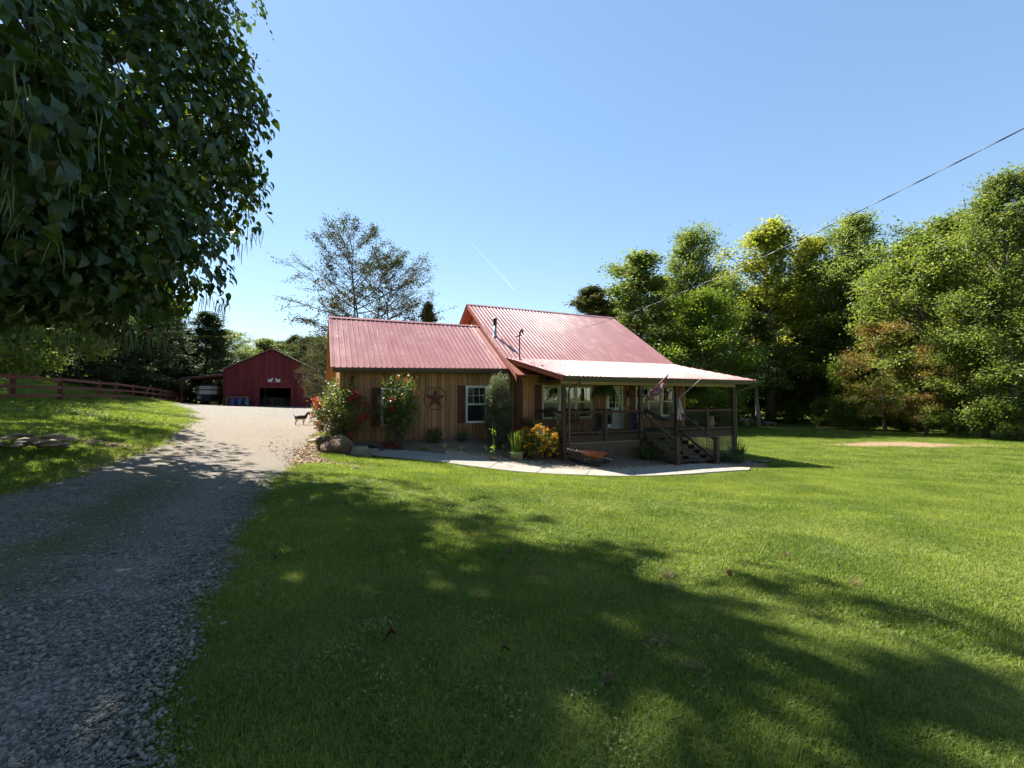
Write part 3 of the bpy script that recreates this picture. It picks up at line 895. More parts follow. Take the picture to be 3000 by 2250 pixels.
# ---- lattice skirt
def lattice(p, q, zt, zb0, zb1, name='lattice_panel'):
    """diagonal strips in two layers between p and q (u,w), top zt, bottom zb0..zb1"""
    p = Vector((p[0], p[1])); q = Vector((q[0], q[1])); L = (q-p).length; d = (q-p)/L; nrm = Vector((d.y, -d.x))
    m = MB(); H = zt-min(zb0, zb1); st = .19
    for lay, sg in ((0, 1), (1, -1)):
        k = -int(H/st)-1
        while k*st < L+H:
            # strip: x = k*st + sg*z', clipped to the rectangle
            s0, s1 = 0., H
            if sg > 0:
                a = max(0., -k*st); b = min(H, L-k*st)
            else:
                a = max(0., k*st-L); b = min(H, k*st)
            if b-a > .03:
                x0, x1 = (k*st+a, k*st+b) if sg > 0 else (k*st-a, k*st-b)
                off = nrm*(lay*.009)
                P0 = p+d*x0+off; P1 = p+d*x1+off
                m.beam((P0.x, P0.y, zt-H+a), (P1.x, P1.y, zt-H+b), .007, .034, up=(nrm.x, nrm.y, 0) if False else (0, 0, 1))
            k += 1
    for z in (zt-.02, zt-H+.02):
        m.beam((p.x+nrm.x*.018, p.y+nrm.y*.018, z), (q.x+nrm.x*.018, q.y+nrm.y*.018, z), .012, .045)
    for e in (p, q):
        m.beam((e.x+nrm.x*.018, e.y+nrm.y*.018, zt-H), (e.x+nrm.x*.018, e.y+nrm.y*.018, zt), .012, .045)
    return m.build(name, M_LATT, house)
bays = [(.11, 2.45), (2.47, 4.0), (4.2, 6.2), (6.36, 8.2), (8.22, 10.04)]
for a, b in bays: lattice((a, .03), (b, .03), -.225, min(gw(a, 0), gw(b, 0))-.03, min(gw(a, 0), gw(b, 0))-.03)
lattice((10.13, .1), (10.13, 4.4), -.225, gw(10.1, .2)-.05, gw(10.1, 4)-.05)
lattice((.02, 2.3), (.02, .12), -.225, gw(0, .2)-.02, gw(0, 2)-.02)

# ---- stairs
SU0, SU1, SWF = 4.16, 6.28, -2.10
gzs = gw(5.2, SWF)+.03
nst = 7; rise = (DZ-gzs)/nst; run = (-SWF-.02)/(nst-1)
st = MB()
for u in (SU0+.03, (SU0+SU1)/2, SU1-.03):
    pts = [(u-.02, 0.01, DZ-.30), (u-.02, .01, DZ-.05)]
    for i in range(nst-1):
        z = DZ-rise*(i+1)-.035
        pts += [(u-.02, -run*i, z), (u-.02, -run*(i+1), z)]
    pts += [(u-.02, -run*(nst-1), gzs-.03), (u-.02, -run*(nst-1)+.25, gzs-.03)]
    st.prism(pts, (.04, 0, 0))
stairs = st.build('porch_stairs', M_STAIN, house)
for i in range(nst-1):
    z = DZ-rise*(i+1)
    link('tread', unit_box(M_STAIN), stairs, ((SU0+SU1)/2, -run*(i+.5)-.01, z-.034), (0, 0, 0), (SU1-SU0+.06, run+.02, .038))
for u in (SU0-.06, SU1+.06):
    z0 = gw(u, SWF)
    MB().box(u-.085, u+.085, SWF-.16, SWF+.01, z0-.1, z0+1.16).box(u-.105, u+.105, SWF-.18, SWF+.03, z0+1.16, z0+1.20).build('newel_post', M_STAIN, house)
    hr = MB().beam((u, 0, DZ+1.0), (u, SWF, z0+1.06), .09, .06).beam((u, 0, DZ+.10), (u, SWF, z0+.20), .05, .10).build('stair_rail', M_STAIN, house)
    for i in range(1, 14):
        t = i/14; w = SWF*t
        zt = DZ+1.0+(z0+1.06-DZ-1.0)*t; zb = DZ+.1+(z0+.2-DZ-.1)*t
        link('baluster', _bal, hr, (u, w, zb), (0, 0, 0), (1, 1, (zt-zb)/.78))

# ---- downspouts, flue, service mast, meter
def spout(pts, name='downspout', r=.045): return MB().tube(pts, r, 4).build(name, M_GUTTER, house)
g0 = gw(.2, -.1)
spout([(.62, PE+.07-.13, 2.50), (.62, PE-.05, 2.33), (.55, PE-.0, 2.26), (.24, -.14, 2.10), (.21, -.12, 2.0), (.21, -.12, .2), (.20, -.12, g0+.12)])
spout([(11.3, PE-.05, 2.50), (11.25, PE-.03, 2.36), (10.36, -.05, 2.02), (10.30, 0, 1.9), (10.30, 0, gw(10.3, 0)+.05)])
spout([(-8.1, 2.95, 2.75), (-8.1, 3.0, 2.6), (-8.1, 3.31, 2.42), (-8.1, 3.31, -.1)])
flue = MB().tube([(-.92, 5.34, 4.2), (-.92, 5.34, 5.55)], .085, 14).build('flue_pipe', M_GREYMET, house, smooth=True)
MB().tube([(-.92, 5.34, 5.45), (-.92, 5.34, 5.75)], .098, 14).tube([(-.92, 5.34, 5.76), (-.92, 5.34, 5.80)], .12, 14).tube([(-.92, 5.34, 5.84), (-.92, 5.34, 5.87)], [.125, .10], 14).tube([(-.92, 5.34, 5.78), (-.92, 5.34, 5.85)], .07, 8).build('flue_cap', M_BLACK, flue)
MB().tube([(-.92, 5.34, 4.88), (-.92, 5.34, 5.0)], [.16, .09], 14).build('flashing', M_GREYMET, flue)
MB().box(-1.06, -.80, 5.18, 5.5, 3.9, 4.75).build('flue_chase', M_SIDING, house)
mast = MB().tube([(-.63, 2.95, 3.45), (-.63, 2.95, 4.72)], .03, 8).build('service_mast', M_BLACK, house)
MB().tube([(-.63, 2.95, 4.62), (-.62, 2.93, 4.78), (-.56, 2.85, 4.92), (-.52, 2.80, 4.84), (-.54, 2.82, 4.72)], [.03, .05, .055, .045, .03], 8).tube([(-.78, 2.98, 4.60), (-.55, 2.92, 4.69)], .035, 7).build('weatherhead', M_BLACK, mast)
MB().tube([(-.63, 2.95, 3.50), (-.63, 2.95, 3.60)], [.09, .03], 8).build('boot', M_BLACK, mast)
mt = MB().box(-1.16, -.90, WW-.16, WW-.03, .98, 1.42).build('electric_meter', M_GREYMET, house)
MB().tube([(-1.03, WW-.22, 1.22), (-1.03, WW-.15, 1.22)], .085, 12).build('meter_glass', M_GREYMET, mt)
MB().tube([(-1.0, WW-.07, 1.42), (-1.0, WW-.07, 2.6)], .028, 7).tube([(-1.06, WW-.07, .98), (-1.06, WW-.07, -.2)], .024, 7).box(-1.2, -1.02, WW-.10, WW-.03, .4, .75).build('conduit', M_GREYMET, mt)
# ================================================================ trees
M_BARK = simple('grey_brown_bark', (.13, .10, .075), (.075, .058, .045), .9, 5, (4, 4, .8), .02, 9, rnd=.2)
M_BARKG = simple('weathered_grey_bark', (.30, .27, .24), (.19, .165, .145), .9, 5, (5, 5, .5), .02, 9, rnd=.1)
M_BARKR = simple('dark_cedar_bark', (.085, .058, .045), (.055, .04, .033), .9, 5, (5, 5, .6), .015, 9, rnd=.1)
F_MAPLE = foliage('maple_leaves', [(.075, .115, .022), (.145, .190, .042), (.225, .262, .078)], .5)
F_POPLAR = foliage('yellow_green_leaves', [(.130, .165, .026), (.225, .245, .045), (.34, .33, .075)], .5)
F_WALNUT = foliage('walnut_leaves', [(.076, .115, .030), (.135, .180, .050), (.22, .255, .09)], .5)
F_BROWN = foliage('browning_leaves', [(.085, .125, .025), (.13, .165, .035), (.20, .165, .045), (.27, .14, .06), (.23, .105, .055)], .4, nscale=.38)
F_CEDAR = foliage('cedar_foliage', [(.030, .052, .015), (.055, .082, .022), (.095, .115, .036)], .25, .7, .2)
F_CEDARS = foliage('sparse_cedar_foliage', [(.045, .058, .022), (.075, .085, .034), (.12, .115, .05)], .25, .7, .2)
F_PINE = foliage('blue_green_conifer', [(.022, .042, .016), (.038, .062, .024), (.062, .085, .036)], .2, .65, .25)
F_BUSH = foliage('bright_shrub_leaves', [(.07, .12, .014), (.12, .18, .02), (.19, .24, .035)], .5)

def leaf_quads(P, size, rng, up=.6, aspect=.62, fold=.12, dirs=None, jitter=.35):
    """one folded quad per leaf: P (n,3)"""
    n = len(P)
    nr = rng.normal(size=(n, 3)); nr[:, 2] += up*1.6
    nr /= np.linalg.norm(nr, axis=1)[:, None]
    t = rng.normal(size=(n, 3)) if dirs is None else dirs+rng.normal(size=(n, 3))*.45
    t -= nr*np.sum(t*nr, 1)[:, None]
    t /= np.linalg.norm(t, axis=1)[:, None]+1e-9
    b = np.cross(nr, t)
    s = (size*(1+rng.uniform(-jitter, jitter, n)))[:, None]
    V = np.stack([P-t*s*.5, P+b*s*aspect*.5+nr*s*fold, P+t*s*.5, P-b*s*aspect*.5+nr*s*fold], 1).reshape(-1, 3)
    return V, np.arange(4*n).reshape(-1, 4)

def bezier(p0, p1, p2, k):
    t = np.linspace(0, 1, k)[:, None]
    return (1-t)**2*p0+2*t*(1-t)*p1+t*t*p2

def make_tree(seed, H, r0, base, prof, nlimb, ntwig, nleaf, lsize, el0, el1, bend, clump, up=.6, aspect=.62, lean=(0, 0), trunk_top=.95, stems=1, spread=0., keep=1.0, flat=1.0, twigvis=True, leafdir=False, lvar=(.55, 1.28)):
    rng = np.random.RandomState(seed); R = random.Random(seed)
    mb = MB(); pts = []; dirs = []
    for si in range(stems):
        sa = 2*pi*si/stems+rng.uniform(0, 1); sx, sy = cos(sa)*spread*H, sin(sa)*spread*H
        hs = H*(1 if si == 0 else rng.uniform(.78, .97))
        kk = 9
        tr = []
        for i in range(kk):
            t = i/(kk-1)
            tr.append(np.array([lean[0]*H*t+sx*t**.8+rng.normal()*.008*H*(t > .05), lean[1]*H*t+sy*t**.8+rng.normal()*.008*H*(t > .05), hs*trunk_top*t]))
        rs = r0*(1 if stems == 1 else .75)
        rad = [rs*(1.35 if i == 0 else 1)*(1-.93*(i/(kk-1))**.9) for i in range(kk)]
        mb.tube(tr, rad, 8)
        tr = np.array(tr)
        nl = nlimb//stems
        for i in range(nl):
            t = base+(1-base)*(i+rng.uniform(0, 1))/nl*.985
            o = np.array([np.interp(t, np.linspace(0, 1, kk), tr[:, j]) for j in range(3)])
            az = i*2.39996+rng.uniform(-.5, .5)+si
            q = (t-base)/(1-base)
            L = prof(q)*H*rng.uniform(*lvar)
            if L < .15: L = .15
            el = radians(el0+(el1-el0)*q+rng.uniform(-9, 9))
            d0 = np.array([cos(az)*cos(el), sin(az)*cos(el), sin(el)])
            p1 = o+d0*L*.55; p2 = o+d0*L+np.array([0, 0, bend*L])+rng.normal(size=3)*.05*L
            k = 6; lp = bezier(o, p1, p2, k)
            lr = max(.012, r0*.42*(1-q*.75)*min(1, L/(H*.18)))
            mb.tube(lp, [lr*(1-.85*j/(k-1)) for j in range(k)], 5, cap=False)
            for j in range(ntwig):
                s = rng.uniform(.25, 1.0)
                a = np.array([np.interp(s, np.linspace(0, 1, k), lp[:, c]) for c in range(3)])
                az2 = az+rng.normal()*.9; el2 = el*.5+rng.normal()*.45
                d2 = np.array([cos(az2)*cos(el2), sin(az2)*cos(el2), sin(el2)*flat])
                L2 = L*rng.uniform(.22, .46)*(1.15-.5*s)
                e = a+d2*L2+np.array([0, 0, bend*.6*L2])
                if twigvis:
                    mb.tube([a, (a+e)/2+rng.normal(size=3)*.03*L2, e], [lr*.30*(1-.5*s)+.006, lr*.18+.005, .004], 3, cap=False)
                if rng.uniform() > keep: continue
                m = max(1, int(nleaf*rng.uniform(.6, 1.4)))
                tt = rng.uniform(.15, 1.12, m)[:, None]
                P = a+(e-a)*tt+rng.normal(size=(m, 3))*clump*np.array([1, 1, .72*flat])*(.5+.5*tt)
                pts.append(P)
                dirs.append(np.repeat(d2[None, :]+np.array([[0, 0, -.35]]), m, 0))
    P = np.concatenate(pts)
    V, Fq = leaf_quads(P, lsize, rng, up, aspect, dirs=np.concatenate(dirs) if leafdir else None)
    return mb, V, Fq

PROTO = {}
def proto(key, bark, leaf, **kw):
    mb, V, Fq = make_tree(**kw)
    PROTO[key] = (mb.mesh('trunk', bark, True), arr_mesh('crown', V, Fq, leaf), kw['H'])
oval = lambda q: .30*(sin(pi*min(1, .12+q*.9))**.75)+.03
tall = lambda q: .155*(sin(pi*min(1, .15+q*.83))**.7)+.02
cone = lambda q: .24*(1-q)**.8+.015
proto('maple', M_BARK, F_MAPLE, seed=3, H=16, r0=.26, base=.14, prof=oval, nlimb=50, ntwig=11, nleaf=80, lsize=.195, el0=5, el1=68, bend=-.06, clump=.42)
proto('maple_b', M_BARK, F_MAPLE, seed=31, H=15, r0=.22, base=.10, prof=oval, nlimb=48, ntwig=11, nleaf=80, lsize=.195, el0=0, el1=65, bend=-.1, clump=.45)
proto('poplar', M_BARK, F_POPLAR, seed=8, H=22, r0=.30, base=.25, prof=tall, nlimb=48, ntwig=9, nleaf=58, lsize=.23, el0=20, el1=72, bend=.05, clump=.42)
proto('poplar_b', M_BARK, F_POPLAR, seed=18, H=22, r0=.28, base=.22, prof=tall, nlimb=42, ntwig=9, nleaf=62, lsize=.24, el0=15, el1=70, bend=.0, clump=.46)
proto('walnut', M_BARK, F_WALNUT, seed=12, H=20, r0=.30, base=.22, prof=lambda q: .22*(sin(pi*min(1, .12+q*.86))**.7)+.02, nlimb=40, ntwig=10, nleaf=66, lsize=.26, el0=18, el1=74, bend=-.06, clump=.46, aspect=.34, lean=(.02, 0), leafdir=True)
proto('brown', M_BARK, F_BROWN, seed=22, H=12, r0=.17, base=.18, prof=oval, nlimb=40, ntwig=10, nleaf=60, lsize=.16, el0=-5, el1=62, bend=-.16, clump=.36)
proto('cedar', M_BARKR, F_CEDAR, seed=5, H=14, r0=.20, base=.08, prof=cone, nlimb=76, ntwig=9, nleaf=44, lsize=.25, el0=-4, el1=55, bend=.05, clump=.24, aspect=.30, leafdir=True)
proto('pine', M_BARKR, F_PINE, seed=15, H=18, r0=.25, base=.03, prof=lambda q: .25*(1-q)**.6+.02, nlimb=86, ntwig=9, nleaf=52, lsize=.30, el0=-12, el1=40, bend=.02, clump=.24, aspect=.30, flat=.45, leafdir=True)
proto('shrub', M_BARK, F_BUSH, seed=7, H=4, r0=.05, base=.04, prof=lambda q: .42*sin(pi*min(1, .25+q*.72))+.03, nlimb=36, ntwig=8, nleaf=42, lsize=.13, el0=8, el1=75, bend=-.05, clump=.24)
proto('bare_cedar', M_BARKG, F_CEDAR, seed=45, H=13, r0=.24, base=.34, prof=lambda q: .25*(1-q)**.7+.02, nlimb=54, ntwig=8, nleaf=34, lsize=.25, el0=-8, el1=50, bend=.0, clump=.28, aspect=.32, leafdir=True, lean=(-.02, 0))

def tree(name, key, label, px, py_top, Y, wide=1.0, rz=0, leaf=None, bark=None, cat='tree', group=None, zoff=-.1, X=None):
    """stand a tree of the kind at distance Y below pixel column px, as tall as its top in the photograph"""
    x = (px-1500)/1280*Y if X is None else X
    z = g1(x, Y)+zoff
    tr, cr, H = PROTO[key]
    top = at(px, py_top, Y).z
    s = max(.15, (top-z)/H)
    t = thing(name, label, cat, (x, Y, z), rz, group)
    t.scale = (s*wide, s*wide, s)
    a = link('trunk', tr, t); b = link('crown', cr, t)
    for o, m in ((a, bark), (b, leaf)):
        if m:
            o.material_slots[0].link = 'OBJECT'; o.material_slots[0].material = m
    return t

def treeb(*a, **k): return tree(*a, **k)
# --- right hand wood edge, from the house roof to the frame edge
tree('cedar_tree', 'cedar', 'grey green cedar top showing just above the right end of the roof ridge', 1735, 828, 47, 1.7, .5, F_CEDARS)
tree('poplar_tree', 'poplar_b', 'dense bright green tree with two rounded tops behind the right roof slope', 1880, 735, 50, 1.75, 1.0, F_WALNUT)
tree('walnut_tree', 'walnut', 'tall feathery green walnut tree rising above the porch roof break', 2015, 682, 50, 1.25, .3)
tree('young_tree', 'maple_b', 'lower leafy green tree in front of the walnut, just right of the roof', 2060, 850, 44, 1.15, 2.0, F_BUSH)
tree('poplar_tree', 'poplar', 'tall yellow green tree crossed by the power line, left of the two', 2255, 655, 55, 1.45, 0.0)
tree('poplar_tree', 'poplar_b', 'tall yellow green tree with open crown, right of its yellow green neighbour', 2395, 690, 55, 1.4, 2.2)
tree('walnut_tree', 'walnut', 'dark green tree with slanting bare trunk and narrow pointed top', 2530, 628, 50, 1.15, 2.6)
tree('cedar_tree', 'bare_cedar', 'cedar with bare grey trunk standing beyond the porch corner', 2218, 905, 50, 1.2, 0.4)
tree('maple_tree', 'maple', 'broad sunlit green maple at the wood edge with layered branches', 2700, 690, 40, 1.15, .9)
tree('oak_tree', 'maple_b', 'grey green oak rising behind the broad maple', 2800, 630, 47, 1.15, 1.9, F_WALNUT)
tree('walnut_tree', 'walnut', 'tallest tree at the right edge of the picture with open airy top', 2965, 505, 33, 1.1, 1.2)
tree('maple_tree', 'maple_b', 'thick trunked maple at the wood edge, nearest the right picture edge', 2885, 815, 34, .95, 4.0)
tree('browning_tree', 'brown', 'half brown withering tree at the wood edge behind the worn patch', 2590, 945, 40, 1.05, .4)
tree('browning_tree', 'brown', 'second smaller browning tree, right of the first and in front of the maple', 2710, 1010, 37, 1.05, 2.4)
tree('young_tree', 'shrub', 'small bright green tree left of the browning tree', 2470, 1070, 44, .62, .6)
for i, (px, py, Y, w, l) in enumerate([(2530, 1150, 42.5, .9, 'leafy green bush at the foot of the browning tree'), (2410, 1170, 49, 1.2, 'low dusky bush in the shaded corner of the lawn'),
        (2640, 1190, 41, 1.0, 'leafy undergrowth between the two browning trees'), (2800, 1165, 38, 1.2, 'leafy undergrowth between the browning tree and the thick trunked maple'),
        (2320, 1180, 54, 1.3, 'dusky bush right of the bare grey cedar trunk'), (2980, 1180, 32, 1.1, 'undergrowth bush cut off by the right picture edge'),
        (2130, 1130, 50, 1.3, 'leafy bush seen between the porch posts at the right')]):
    tree('bush', 'shrub', l, px, py, Y, w, i*1.3, F_MAPLE if i % 2 else None, cat='bush')
for i, (px, py, Y, k, w) in enumerate([(2120, 800, 62, 'maple', 1.1), (2320, 820, 64, 'maple_b', 1.1), (2460, 760, 60, 'maple', 1.0), (2600, 770, 56, 'maple_b', 1.1), (2690, 760, 52, 'maple', 1.0), (2850, 740, 50, 'maple_b', 1.1), (2970, 760, 44, 'maple', 1.1),
        (1960, 810, 60, 'maple', 1.0), (1810, 880, 58, 'maple_b', 1.1), (3080, 620, 40, 'maple', 1.2), (2210, 850, 60, 'maple_b', 1.1), (2390, 880, 58, 'maple', 1.2), (2050, 920, 66, 'maple_b', 1.4), (2500, 930, 64, 'maple_b', 1.4), (2620, 920, 62, 'maple', 1.3), (2760, 910, 58, 'maple_b', 1.4), (2900, 900, 52, 'maple', 1.4)]):
    tree('forest_tree', k, 'dark tree filling the shaded depth of the wood behind the lawn', px, py, Y, w, i*.9, cat='tree', group='trees in the depth of the wood')
for i, (px, py, Y, w) in enumerate([(1850, 1130, 58, 1.6), (1960, 1130, 60, 1.6), (2060, 1120, 58, 1.6), (2160, 1120, 60, 1.6), (2260, 1130, 62, 1.6), (2350, 1120, 60, 1.6), (2430, 1110, 57, 1.6), (2520, 1120, 54, 1.6), (2600, 1130, 52, 1.6), (2690, 1120, 50, 1.6), (2780, 1110, 47, 1.6), (2880, 1110, 44, 1.6), (2980, 1110, 40, 1.6)]):
    tree('undergrowth_bush', 'shrub', 'shady undergrowth bush deep under the trees behind the lawn', px, py, Y, w, i*1.1, F_MAPLE, cat='bush', group='undergrowth of the wood')
# --- cedar behind the wing roof: several stems, sparse
mbc, Vc, Fc_ = make_tree(seed=77, H=16, r0=.20, base=.22, prof=lambda q: .33*(sin(pi*min(1, .28+q*.66))**.8)+.02, nlimb=104, ntwig=11, nleaf=36, lsize=.15, el0=2, el1=50, bend=.10, clump=.22, up=.2, aspect=.45, stems=4, spread=.12, keep=.85, leafdir=True)
PROTO['sparse'] = (mbc.mesh('trunk', M_BARKR, True), arr_mesh('crown', Vc, Fc_, F_CEDARS), 16)
tree('cedar_tree', 'sparse', 'tall sparse many stemmed cedar with bare branches behind the wing roof', 1085, 672, 34, 1.05, 2.2)
tree('cedar_tree', 'cedar', 'small dark cedar peeking over the wing roof near the gable', 1252, 872, 36, .75, 1.0)
tree('brush_tree', 'sparse', 'tangled grey brush between the barn and the wing gable', 935, 985, 46, .8, .7, F_CEDARS)
# --- left side: conifers behind the fence and barn
tree('cedar_tree', 'cedar', 'dark cedar whose ragged side rises left of the barn roof', 605, 905, 62, 1.8, .3, F_PINE)
tree('pine_tree', 'pine', 'pale grey green conifer behind the lean-to, between two darker ones', 500, 900, 62, 1.0, 1.3, F_CEDARS)
tree('pine_tree', 'pine', 'tall dark pine behind the far stretch of the fence', 420, 720, 52, 1.0, .2)
tree('pine_tree', 'pine', 'tall dark pine behind the middle of the fence', 310, 560, 46, .95, 2.2)
tree('pine_tree', 'pine', 'dark pine behind the fence with branches over the second panel', 215, 480, 38, .9, 3.1)
tree('shade_tree', 'maple', 'dark leafy tree at the left picture edge behind the nearest fence panel', 95, 330, 32, .9, .4)
tree('shade_tree', 'maple_b', 'leafy tree inside the fence at the left picture edge throwing shade on the bank', -60, 250, 21.5, .85, 1.4, X=-26.5)
tree('pine_tree', 'cedar', 'conifer far behind the fence, left of the pale one', 150, 760, 55, 1.2, 3.3, F_PINE)
tree('pine_tree', 'pine', 'thin conifer far behind the fence next to the barn lean-to', 455, 830, 72, 1.1, 4.2)
for i, (px, py, Y, l) in enumerate([(775, 990, 82, 'round green tree behind the barn, left of the roof peak'), (860, 975, 78, 'green tree with uneven top behind the right barn roof slope'), (945, 985, 80, 'green tree between the barn and the farmhouse wing, far back'), (905, 985, 74, 'loose green tree just right of the barn roof'), (720, 1020, 84, 'low green tree touching the left barn roof slope'), (825, 1000, 84, 'green tree right behind the barn roof peak'), (655, 965, 72, 'mid green tree left of the barn, behind the lean-to roof')]):
    tree('distant_tree', 'maple' if i != 1 else 'cedar', l, px, py, Y, 1.35, i*2.0, F_CEDAR if i % 2 else F_WALNUT)
for i, (px, py, Y, k, w) in enumerate([(20, 500, 44, 'pine', 1.0), (130, 600, 46, 'pine', 1.1), (260, 650, 56, 'pine', 1.1), (355, 700, 58, 'pine', 1.1), (60, 640, 56, 'cedar', 1.5), (400, 850, 64, 'pine', 1.3), (480, 960, 76, 'cedar', 1.5), (545, 960, 74, 'pine', 1.1), (290, 820, 64, 'cedar', 1.6), (185, 760, 60, 'pine', 1.3), (-60, 450, 38, 'pine', 1.1), (640, 985, 80, 'cedar', 1.4)]):
    tree('forest_tree', k, 'dark conifer in the dense stand behind the fence and catalpa', px, py, Y, w, i*1.7, F_PINE if i % 2 else None, group='conifers behind the fence')
for i, (px, py, Y, w) in enumerate([(60, 1060, 33, 1.2), (180, 1075, 40, 1.4), (300, 1085, 46, 1.4), (400, 1095, 54, 1.4), (480, 1110, 60, 1.3), (20, 1040, 36, 1.3), (250, 1070, 52, 1.6)]):
    tree('undergrowth_bush', 'shrub', 'shady undergrowth bush below the conifers behind the fence', px, py, Y, w, i*1.1, F_MAPLE, cat='bush', group='undergrowth behind the fence')
# --- far wooded hill
hx = np.linspace(-260, 60, 90); hy = np.linspace(230, 420, 50)
HX, HY_ = np.meshgrid(hx, hy)
HZ = 31*np.exp(-((HX+165)/75)**2-((HY_-330)/70)**2)+20*np.exp(-((HX+60)/70)**2-((HY_-360)/60)**2)+vnoise(HX, HY_, .22, 2)*1.4+vnoise(HX, HY_, .6, 9)*.9-3
hid = np.arange(HX.size).reshape(HX.shape)
hill = link('hill', arr_mesh('hill', np.stack([HX, HY_, HZ], -1).reshape(-1, 3), np.stack([hid[:-1, :-1], hid[:-1, 1:], hid[1:, 1:], hid[1:, :-1]], -1).reshape(-1, 4), simple('wooded_hill', (.045, .075, .02), (.085, .12, .035), .9, .25, rnd=0, bump=.8, bscale=.6, space='World'), True))
tag(hill, kind='structure')

# --- trees at the viewer's back (they show in the window panes)
wv = []; wf = []; off_ = 0
for i, (x, y, k, s_) in enumerate([(-14, -20, 'maple', 1.3), (-5, -24, 'maple_b', 1.35), (4, -20, 'maple', 1.3), (13, -23, 'maple_b', 1.4), (22, -18, 'maple', 1.35), (32, -8, 'maple_b', 1.3)]):
    cr = PROTO[k][1]; n_ = len(cr.vertices); co = np.empty(n_*3, np.float32); cr.vertices.foreach_get('co', co); co = co.reshape(-1, 3)*s_
    a = i*1.1; co = np.stack([co[:, 0]*cos(a)-co[:, 1]*sin(a)+x, co[:, 0]*sin(a)+co[:, 1]*cos(a)+y, co[:, 2]+g1(x, y)-1.5], 1)
    q_ = np.arange(n_).reshape(-1, 4); wv.append(co); wf.append(q_+off_); off_ += n_
tag(link('woodland', arr_mesh('woodland', np.concatenate(wv), np.concatenate(wf), F_MAPLE)), kind='stuff')
# ================================================================ catalpa over the drive
F_CAT = foliage('catalpa_leaves', [(.018, .040, .011), (.030, .062, .014), (.056, .088, .016)], .30, .42, .45, attr=True, rnd=.3, nscale=.9, tmul=(1.7, 1.6, .45))
M_POD = simple('green_seed_pod', (.13, .17, .08), (.09, .12, .05), .6, 20, rnd=.2)
crng = np.random.RandomState(99)
# lobes of the crown: centre, radii, share of leaves
LOBES = [((-11.1, 9.8, 9.2), (4.25, 5.2, 6.2), 10), ((-8.0, 5.4, 5.8), (2.5, 1.9, 2.2), 2.8), ((-8.7, 9.2, 5.1), (1.9, 2.2, 1.75), 2.2), ((-8.5, 10.4, 9.2), (1.8, 2.4, 2.6), 2.4),
         ((-9.1, 7.2, 4.7), (2.0, 1.6, 1.5), 1.8), ((-8.9, 11.3, 16.9), (3.0, 2.8, 2.2), 3.2), ((-10.4, 9.5, 15.8), (4.0, 3.8, 3.0), 3.0), ((-11, 6.2, 8.4), (4.2, 2.6, 4.2), 2.4),
         ((-9.1, 13.9, 18.9), (2.5, 2.4, 2.0), 2.3), ((-14.6, 18.3, 20.2), (3.4, 3.6, 3.4), 2.8), ((-17.8, 17.6, 11.2), (4.3, 4.2, 4.4), 3.4), ((-21.5, 20.5, 11.5), (4.2, 4.2, 4.6), 3.2)]  # high and far-left lobes: out of view, shaped to shade lawn, drive and bank
def vn3(P, s, seed):
    r = np.random.RandomState(seed); o = np.zeros(len(P))
    for k in range(8):
        d = r.normal(size=3); d /= np.linalg.norm(d)
        o += np.sin(P@d*s*r.uniform(.6, 2.2)+r.uniform(0, 6.3))
    return o/3.2
anchors = []; outs = []
tot = sum(l[2] for l in LOBES)
for ci, (c, r, sh) in enumerate(LOBES):
    n = int(74000*sh/tot)
    nc = n//15; n = nc*15
    d = crng.normal(size=(nc, 3)); d /= np.linalg.norm(d, axis=1)[:, None]
    k = 1-np.abs(crng.normal(size=nc))*.20
    P = np.array(c)+d*np.array(r)*np.clip(k, .25, 1.06)[:, None]
    # hanging sprays: leaves gathered round each twig end, stepping down and outward
    P = np.repeat(P, 15, 0); d = np.repeat(d, 15, 0)
    st_ = crng.uniform(0, 1, n)[:, None]
    P = P+crng.normal(size=P.shape)*np.array([.17, .17, .10])+st_*(d*np.array([.30, .30, .05])-np.array([0, 0, .42]))
    ok = vn3(P, 1.5, 5+ci)+.35*vn3(P, 4.0, 6) > (-.02 if c[2] > 15 else -.22 if ci >= 10 else (-.50 if ci == 0 else -.68))  # high and far-left lobes thinned more, for sun flecks in their shade
    ok &= P[:, 2] > 2.75
    # keep clear of the view corridor right of the crown
    anchors.append(P[ok]); outs.append((d/np.array(r))[ok])
A = np.concatenate(anchors); OUT = np.concatenate(outs); OUT /= np.linalg.norm(OUT, axis=1)[:, None]
# leaf template: heart with a fold and a drooping tip, base at origin, tip along +x, normal +z (unit length)
lt = np.array([(0, 0, 0), (-.04, .26, .07), (.26, .39, .12), (.60, .27, .04), (1.0, .03, -.24), (.60, -.27, .07), (.26, -.39, .10), (-.04, -.26, .05), (.30, 0, 0), (.64, 0, -.06)], float)
ltc = np.stack([np.abs(lt[:, 1]), np.clip(lt[:, 0], 0, 1), lt[:, 0]*0], 1)
ltf = [(0, 8, 2, 1), (8, 9, 3, 2), (0, 7, 6, 8), (8, 6, 5, 9), (9, 4, 3, 3), (9, 5, 4, 4)]
ltq = np.array([(0, 8, 2, 1), (8, 9, 3, 2), (0, 7, 6, 8), (8, 6, 5, 9)]); ltt = np.array([(9, 4, 3), (9, 5, 4)])
n = len(A)
nrm = OUT*.75+np.array([0, 0, .55])+crng.normal(size=(n, 3))*.42
nrm /= np.linalg.norm(nrm, axis=1)[:, None]
tip = np.array([0, 0, -1.0])+OUT*.35+crng.normal(size=(n, 3))*.35
tip -= nrm*np.sum(tip*nrm, 1)[:, None]; tip /= np.linalg.norm(tip, axis=1)[:, None]
sid = np.cross(nrm, tip)
size = .10+.20*crng.uniform(size=n)**1.3
R3 = np.stack([tip, sid, nrm], 2)                  # columns
dist = np.linalg.norm(A-np.array([0, 0, EYE]), axis=1)
